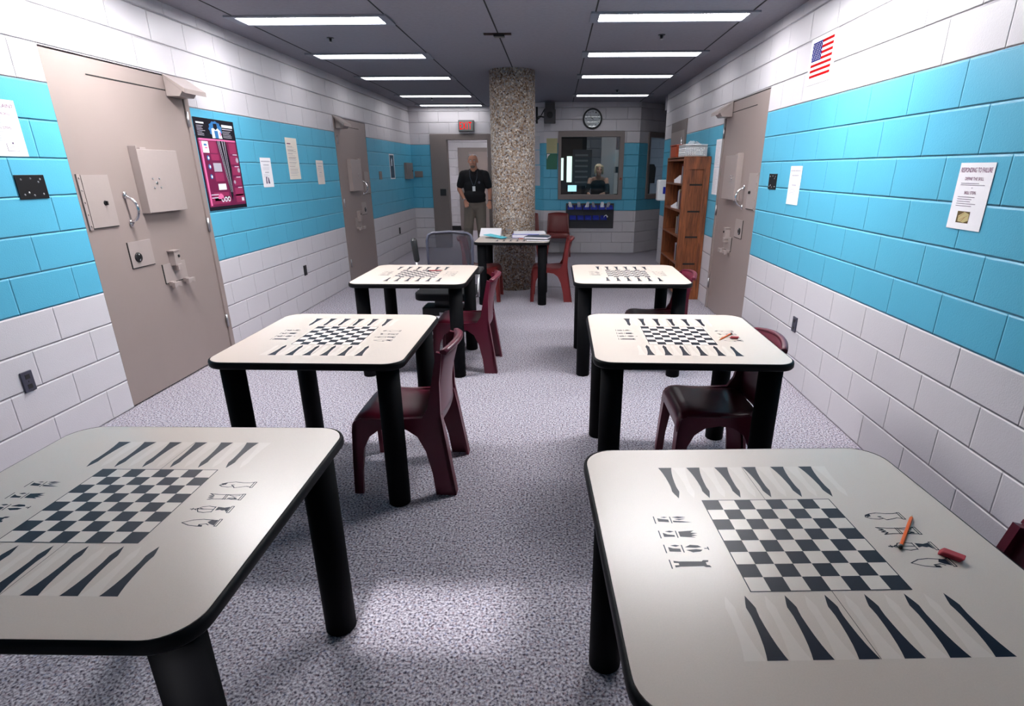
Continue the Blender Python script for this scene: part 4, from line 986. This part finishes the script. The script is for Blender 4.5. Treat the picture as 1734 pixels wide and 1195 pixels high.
o = mb.build('earphones', M_WPLAST, loc=(.67+.262, YF-.09, .48+.178)); tag(o, 'white earphones sticking out of the lower right rack bin', 'earphones')

# ================================================================== CONTROL ROOM
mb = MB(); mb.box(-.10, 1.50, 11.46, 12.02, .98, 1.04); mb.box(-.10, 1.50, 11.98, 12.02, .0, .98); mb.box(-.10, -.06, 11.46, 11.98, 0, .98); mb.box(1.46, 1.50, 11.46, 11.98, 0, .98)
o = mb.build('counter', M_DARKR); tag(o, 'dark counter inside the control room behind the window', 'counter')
t = thing('control_room_door', (.10, 14.199, 0), 0, 'brown door at the back of the control room', 'door')
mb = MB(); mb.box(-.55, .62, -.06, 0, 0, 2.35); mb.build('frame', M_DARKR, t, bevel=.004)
mb = MB(); mb.box(-.46, .52, -.075, -.06, 0, 2.25); mb.build('panel', M_BROWNP, t)
for k, (x0, x1, z0, z1) in enumerate(((-.02, .08, 1.32, 1.82), (.16, .28, 1.28, 1.86))):
    mb = MB(); mb.box(x0, x1, -.085, -.076, z0, z1); mb.build('lit_pane', M_DAYGLASS, t)
t = thing('document_rack', (.60, 14.02, 1.20), 0, 'wall rack of pale papers at the back of the control room', 'rack')
mb = MB(); mb.box(-.20, .24, -.02, .09, 0, .80); mb.build('rack_body', mat('rack_grey', (.12, .12, .13), .5), t)
for k in range(6):
    mb = MB(); mb.box(-.15, .15, -.035, -.02, .06+.12*k, .10+.12*k); mb.build('tray', mat('rack_pale', (.35, .35, .38), .5) if k == 0 else MATS['rack_pale'], t)
t = thing('computer_monitor', (.33, 11.80, 1.04), R_(8), 'small lit computer monitor on the control room counter', 'monitor')
mb = MB(); mb.box(-.10, .10, -.012, .012, .10, .24); mb.build('bezel', M_BLACKP, t, bevel=.004)
mb = MB(); mb.box(-.088, .088, -.0145, -.0125, .11, .23); mb.build('screen', M_SCREEN, t)
mb = MB(); mb.box(-.02, .02, -.01, .01, .01, .12); mb.box(-.07, .07, -.05, .05, 0, .01); mb.build('stand', M_BLACKP, t)
mb = MB(); mb.box(.98, 1.30, 13.0, 13.1, 0, ZC); o = mb.build('partition_post', mat('pale_post', (.38, .37, .39), .6)); tag(o, 'pale grey post behind the woman in the control room', 'post')
mb = MB(); mb.box(1.32, 1.62, 13.1, 13.2, 0, ZC); o = mb.build('dark_cabinet', mat('dark_cab', (.02, .05, .075), .3)); tag(o, 'dark blue cabinet to the right inside the control room', 'cabinet')
for z, l in ((1.62, 'upper white paper strip taped inside the control room window'), (1.13, 'lower white paper strip taped inside the control room window')):
    mb = MB(); mb.box(-.035, .035, 0, .002, 0, .38 if z < 1.5 else .30); o = mb.build('paper_strip', M_PAPER, loc=(1.155, YF+.052, z-.005)); tag(o, l, 'paper')
# ================================================================== PEOPLE
def remesh(name, mb, m, parent, vox=.012, smooth=6, label=None):
    o = mb.build(name, m, None); md = o.modifiers.new('r', 'REMESH'); md.mode = 'VOXEL'; md.voxel_size = vox; md.use_smooth_shade = True
    s = o.modifiers.new('s', 'SMOOTH'); s.iterations = smooth; s.factor = .5
    dg = bpy.context.evaluated_depsgraph_get(); me = bpy.data.meshes.new_from_object(o.evaluated_get(dg))
    me.name = name; o.modifiers.clear(); old = o.data; o.data = me; bpy.data.meshes.remove(old)
    if not me.materials: me.materials.append(m)
    o.parent = parent
    if label: o['label'] = label
    return o
def hand(mb, w_, d, side, curl=.6, sc=1.0, fwd=Vector((0, -1, 0)), spread=Vector((1, 0, 0))):
    """w_: wrist, d: pointing direction; fingers curl towards fwd; thumb on +spread*side"""
    d = Vector(d).normalized(); lat = (spread - d*spread.dot(d)).normalized(); pal = d.cross(lat).normalized()
    if pal.dot(fwd) < 0: pal = -pal
    w_ = Vector(w_)
    palm = w_+d*.05*sc
    for k in (-1, 0, 1): mb.cap(w_+lat*.018*k*sc, .016*sc, w_+d*.085*sc+lat*.026*k*sc, .014*sc)
    for k, L in zip((-1.5, -.5, .5, 1.5), (.060, .075, .080, .070)):
        b0 = w_+d*.090*sc+lat*(.0215*k*-side)*sc
        a1 = curl*.5; p1 = b0+(d*math.cos(a1)+pal*math.sin(a1))*L*.45*sc; a2 = curl*1.3; p2 = p1+(d*math.cos(a2)+pal*math.sin(a2))*L*.32*sc; a3 = curl*1.9; p3 = p2+(d*math.cos(a3)+pal*math.sin(a3))*L*.23*sc
        mb.cap(b0-d*.02*sc, .0105*sc, p1, .0098*sc, n=10); mb.cap(p1, .0098*sc, p2, .0088*sc, n=10); mb.cap(p2, .0088*sc, p3, .0078*sc, n=10)
    t0 = w_+d*.025*sc-lat*side*-.026*sc; t1 = t0+(lat*side*.5+d*.8+pal*.35)*.042*sc; t2 = t1+(d*.9+lat*side*.1+pal*.4)*.030*sc
    mb.cap(t0, .014*sc, t1, .0115*sc, n=10); mb.cap(t1, .0115*sc, t2, .0095*sc, n=10)

def head(mb, c, s=1.0, turn=0, fat=1.0):
    """face towards -y before turning"""
    R = Matrix.Rotation(turn, 3, 'Z'); c = Vector(c)
    def P(x, y, z): return c + R @ Vector((x*s*fat, y*s, z*s))
    mb.ell(P(0, .010, .030), (.078*s*fat, .098*s, .088*s), nu=24, nv=16); mb.ell(P(0, -.020, -.040), (.060*s*fat, .070*s, .075*s), nu=20, nv=14)
    mb.ell(P(0, -.048, -.088), (.034*s*fat, .032*s, .026*s)); mb.ell(P(0, -.070, .028), (.052*s*fat, .020*s, .014*s))
    mb.cap(P(0, -.086, .012), .009*s, P(0, -.108, -.022), .014*s); mb.ell(P(.011, -.098, -.026), (.009*s, .009*s, .008*s)); mb.ell(P(-.011, -.098, -.026), (.009*s, .009*s, .008*s))
    for q in (-1, 1):
        mb.ell(P(q*.038, -.064, -.022), (.024*s, .020*s, .022*s)); mb.ell(P(q*.079, .006, -.004), (.010*s, .020*s, .032*s))
    mb.ell(P(0, -.086, -.052), (.022*s, .012*s, .006*s)); mb.ell(P(0, -.084, -.062), (.018*s, .012*s, .007*s))
    return P

# --- man in the doorway (origin at his feet, he faces -y)
mx, my = -1.60, 11.52
man = thing('person', (mx, my, 0), 0, 'bald person in black polo and khaki trousers walking in from the exit doorway', 'person')
sh_L, sh_R = Vector((.215, 0, 1.475)), Vector((-.215, 0, 1.475))     # image right / image left
el_L, el_R = Vector((.300, .03, 1.19)), Vector((-.305, .01, 1.20))
wr_L, wr_R = Vector((.300, -.06, .965)), Vector((-.165, -.20, .985))
hipL, hipR = Vector((.10, 0, .93)), Vector((-.10, 0, .93))
knL, knR = Vector((.115, -.03, .50)), Vector((-.125, -.14, .53))
anL, anR = Vector((.125, .05, .10)), Vector((-.15, -.16, .09))
b = MB(); P = head(b, (-.01, -.02, 1.715), 1.08, 0, 1.08)
b.cap((0, 0, 1.60), .068, (0, .01, 1.50), .078)
b.ell((0, 0, 1.36), (.20, .13, .18)); b.ell((0, -.02, 1.12), (.185, .145, .20)); b.ell((0, 0, .97), (.175, .125, .12))
for s_, e_, w_ in ((sh_L, el_L, wr_L), (sh_R, el_R, wr_R)): b.cap(s_, .062, e_, .046); b.cap(e_, .046, w_, .031)
for h_, k_, a_ in ((hipL, knL, anL), (hipR, knR, anR)): b.cap(h_, .085, k_, .058); b.cap(k_, .055, a_, .04)
hand(b, wr_L, (wr_L-el_L+Vector((0, .0, -.05))), -1, .7, 1.05); hand(b, wr_R, (wr_R-el_R+Vector((-.02, .05, -.10))), 1, .7, 1.05)
remesh('body', b, M_SKIN, man, .0085, 4)
b = MB()                                           # polo shirt
b.ell((0, .005, 1.40), (.225, .145, .15)); b.ell((0, -.01, 1.22), (.215, .165, .20)); b.ell((0, -.035, 1.08), (.225, .19, .14)); b.ell((0, -.02, 1.00), (.225, .175, .085))
b.cap((-.17, 0, 1.505), .055, (.17, 0, 1.505), .055); b.cap((-.06, .01, 1.535), .052, (.06, .01, 1.535), .052)
for s_, e_ in ((sh_L, el_L), (sh_R, el_R)): b.cap(s_+Vector((0, 0, -.005)), .082, s_+(e_-s_)*.72, .074)
sh = remesh('polo_shirt', b, M_SHIRT, man, .012, 4)
b = MB(); b.tube([(-.07, -.055, 1.555), (-.045, -.085, 1.53), (-.01, -.125, 1.475)], [.016, .018, .008], n=8); b.tube([(.07, -.055, 1.555), (.045, -.085, 1.53), (.01, -.125, 1.475)], [.016, .018, .008], n=8)
b.build('collar', M_SHIRT, sh)
b = MB(); b.lathe([(.022, -.178), (.023, -.165)], c=(.115, 1.33), n=14, axis='y'); b.build('chest_emblem', mat('emblem_grey', (.08, .08, .12), .5), sh)
b = MB()                                           # trousers
b.ell((0, -.005, .95), (.215, .155, .10)); b.ell((0, .01, .86), (.225, .15, .11))
for h_, k_, a_ in ((hipL, knL, anL), (hipR, knR, anR)):
    b.cap(h_-Vector((0, 0, .03)), .125, k_, .098); b.cap(k_, .098, a_+Vector((0, 0, .03)), .085); b.ell(k_+Vector((.0, -.03, -.06)), (.09, .085, .05))
tr_ = remesh('khaki_trousers', b, M_KHAKI, man, .012, 3)
b = MB(); b.lathe([(.20, .975), (.203, .978), (.203, 1.008), (.20, 1.011)], n=32); 
for v in b.v: v.y *= .76
b.build('belt', M_SHOE, man)
for a_ in (anL, anR):
    b = MB(); b.ell((a_.x, a_.y-.03, .045), (.05, .075, .045)); b.ell((a_.x, a_.y-.11, .035), (.052, .09, .033)); b.box(a_.x-.042, a_.x+.042, a_.y-.18, a_.y+.04, 0, .018); b.build('shoe', M_SHOE, man)
b = MB(); b.tube([(-.075, -.075, 1.55), (-.06, -.155, 1.42), (-.01, -.190, 1.30), (.015, -.198, 1.255)], .004, n=6); b.tube([(.075, -.075, 1.55), (.075, -.155, 1.42), (.035, -.190, 1.30), (.02, -.198, 1.255)], .004, n=6)
ly = b.build('lanyard', M_SLATE, man)
b = MB(); b.box(-.012, .045, -.208, -.205, 1.17, 1.26); b.build('badge', M_WPLAST, ly)
# goatee, glasses, eyes, watch
hc = Vector((-.01, -.02, 1.715))
b = MB(); b.ell(hc+Vector((0, -.060, -.094)), (.044, .040, .034)); b.ell(hc+Vector((0, -.088, -.047)), (.034, .017, .008)); b.build('goatee', M_BEARD, man)
for q in (-1, 1):
    b = MB(); b.ell(hc+Vector((q*.034, -.085, .012)), (.013, .010, .009)); b.build('eye', M_WPLAST, man)
    b = MB(); b.cap(hc+Vector((q*.018, -.098, .030)), .005, hc+Vector((q*.052, -.085, .033)), .004); b.build('eyebrow', M_BEARD, man)
b = MB()
for q in (-1, 1): b.ell(hc+Vector((q*.037, -.078, .112)), (.030, .012, .009)); b.tube([hc+Vector((q*.068, -.07, .112)), hc+Vector((q*.094, .03, .09))], .003, n=6)
b.tube([hc+Vector((-.01, -.085, .114)), hc+Vector((.01, -.085, .114))], .003, n=6); b.build('glasses', mat('glasses_glint', (.6, .6, .62), .25), man)
b = MB(); dd_ = (wr_R-el_R).normalized(); b.tube([wr_R-dd_*.035, wr_R-dd_*.012], .036, n=16); b.build('watch', M_STEEL, man)
b = MB(); dd_ = (wr_L-el_L).normalized(); b.tube([wr_L-dd_*.03, wr_L-dd_*.014], .036, n=16); b.build('bracelet', M_BLACK, man)

# --- woman behind the glass, leaning on the counter (faces -y)
wx, wy = .875, 12.16
wom = thing('person', (wx, wy, 0), 0, 'blond person in a black off-shoulder top leaning on the control room counter', 'person')
b = MB(); head(b, (0, -.10, 1.555), .95, R_(8), .95)
b.cap((0, -.08, 1.47), .046, (0, -.04, 1.39), .060); b.cap((-.09, -.03, 1.385), .042, (.09, -.03, 1.385), .042); b.ell((0, -.02, 1.26), (.155, .10, .14)); b.ell((0, .01, 1.05), (.13, .09, .16)); b.ell((0, .03, .90), (.165, .11, .12))
sl, sr = Vector((.168, -.03, 1.365)), Vector((-.168, -.03, 1.365)); el, er = Vector((.19, -.12, 1.12)), Vector((-.23, -.10, 1.12)); wl, wr = Vector((.035, -.27, 1.085)), Vector((-.19, -.28, 1.085))
for s_, e_, w_ in ((sl, el, wl), (sr, er, wr)): b.cap(s_, .047, e_, .036); b.cap(e_, .036, w_, .025)
hand(b, wl, (-.1, -.9, -.12), 1, .25, .9, Vector((0, 0, -1))); hand(b, wr, (.2, -.9, -.12), -1, .25, .9, Vector((0, 0, -1)))
for q in (-1, 1): b.cap((q*.09, .03, .88), .085, (q*.09, .05, .50), .055); b.cap((q*.09, .05, .50), .052, (q*.09, .08, .09), .036)
remesh('body', b, M_SKINL, wom, .009, 4)
b = MB(); b.ell((0, -.02, 1.27), (.172, .118, .115)); b.ell((0, 0, 1.06), (.158, .112, .17)); b.cap((-.03, -.01, 1.16), .122, (.03, -.01, 1.16), .122); b.ell((0, .02, .92), (.175, .12, .10))
for s_, e_, w_ in ((sl, el, wl), (sr, er, wr)): b.cap(s_+(e_-s_)*.45, .054, e_, .048); b.cap(e_, .048, e_+(w_-e_)*.35, .042)
b.cap((-.08, -.06, 1.34), .014, (-.10, 0, 1.42), .012); b.cap((.08, -.06, 1.34), .014, (.10, 0, 1.42), .012)
remesh('black_top', b, M_SHIRT, wom, .011, 4)
b = MB()
for q in (-1, 1): b.cap((q*.09, .03, .90), .095, (q*.09, .05, .50), .065); b.cap((q*.09, .05, .50), .062, (q*.09, .08, .07), .046)
remesh('trousers', b, M_SLATE, wom, .012, 3)
for q in (-1, 1):
    b = MB(); b.ell((q*.09, .02, .035), (.042, .11, .035)); b.build('shoe', M_SHOE, wom)
b = MB(); R8 = Matrix.Rotation(R_(8), 3, 'Z')
def hp(x, y, z): return Vector((0, -.10, 1.555)) + R8 @ Vector((x, y, z))
b.ell(hp(0, .028, .045), (.082, .092, .078), nu=20, nv=14); b.ell(hp(.045, -.058, .068), (.040, .030, .026)); b.ell(hp(-.035, -.052, .072), (.042, .030, .022)); b.ell(hp(.076, -.005, -.015), (.024, .05, .075)); b.ell(hp(-.076, -.005, -.015), (.024, .05, .075)); b.ell(hp(0, .06, -.02), (.06, .045, .06))
remesh('hair', b, M_BLOND, wom, .008, 3)
for q in (-1, 1):
    b = MB(); b.ell(hp(q*.030, -.076, .010), (.011, .008, .007)); b.build('eye', M_BLACKP, wom)
b = MB(); b.ell(hp(0, -.090, -.054), (.019, .007, .007)); b.build('lips', mat('lips', (.45, .10, .10), .4), wom)

# chair visible through the side window
mb = MB(); mb.prism([(-.12, 0), (.12, 0), (.13, .30), (.09, .38), (-.09, .38), (-.13, .30)], lambda a, b, q: (a, q, b), 0, .05)
mb.tube([(0, .02, -.9), (0, .02, .05)], .03, n=8); mb.lathe([(.25, -1.29), (.25, -1.27)], n=5)
mb.box(-.22, .22, -.45, 0, -.82, -.74); mb.tube([(0, -.1, -1.28), (0, -.1, -.8)], .03, n=8)
o = mb.build('control_room_chair', M_BLACKP, loc=(1.98, 12.55, 1.29), bevel=.01); tag(o, 'dark high-backed chair seen through the side window', 'chair')
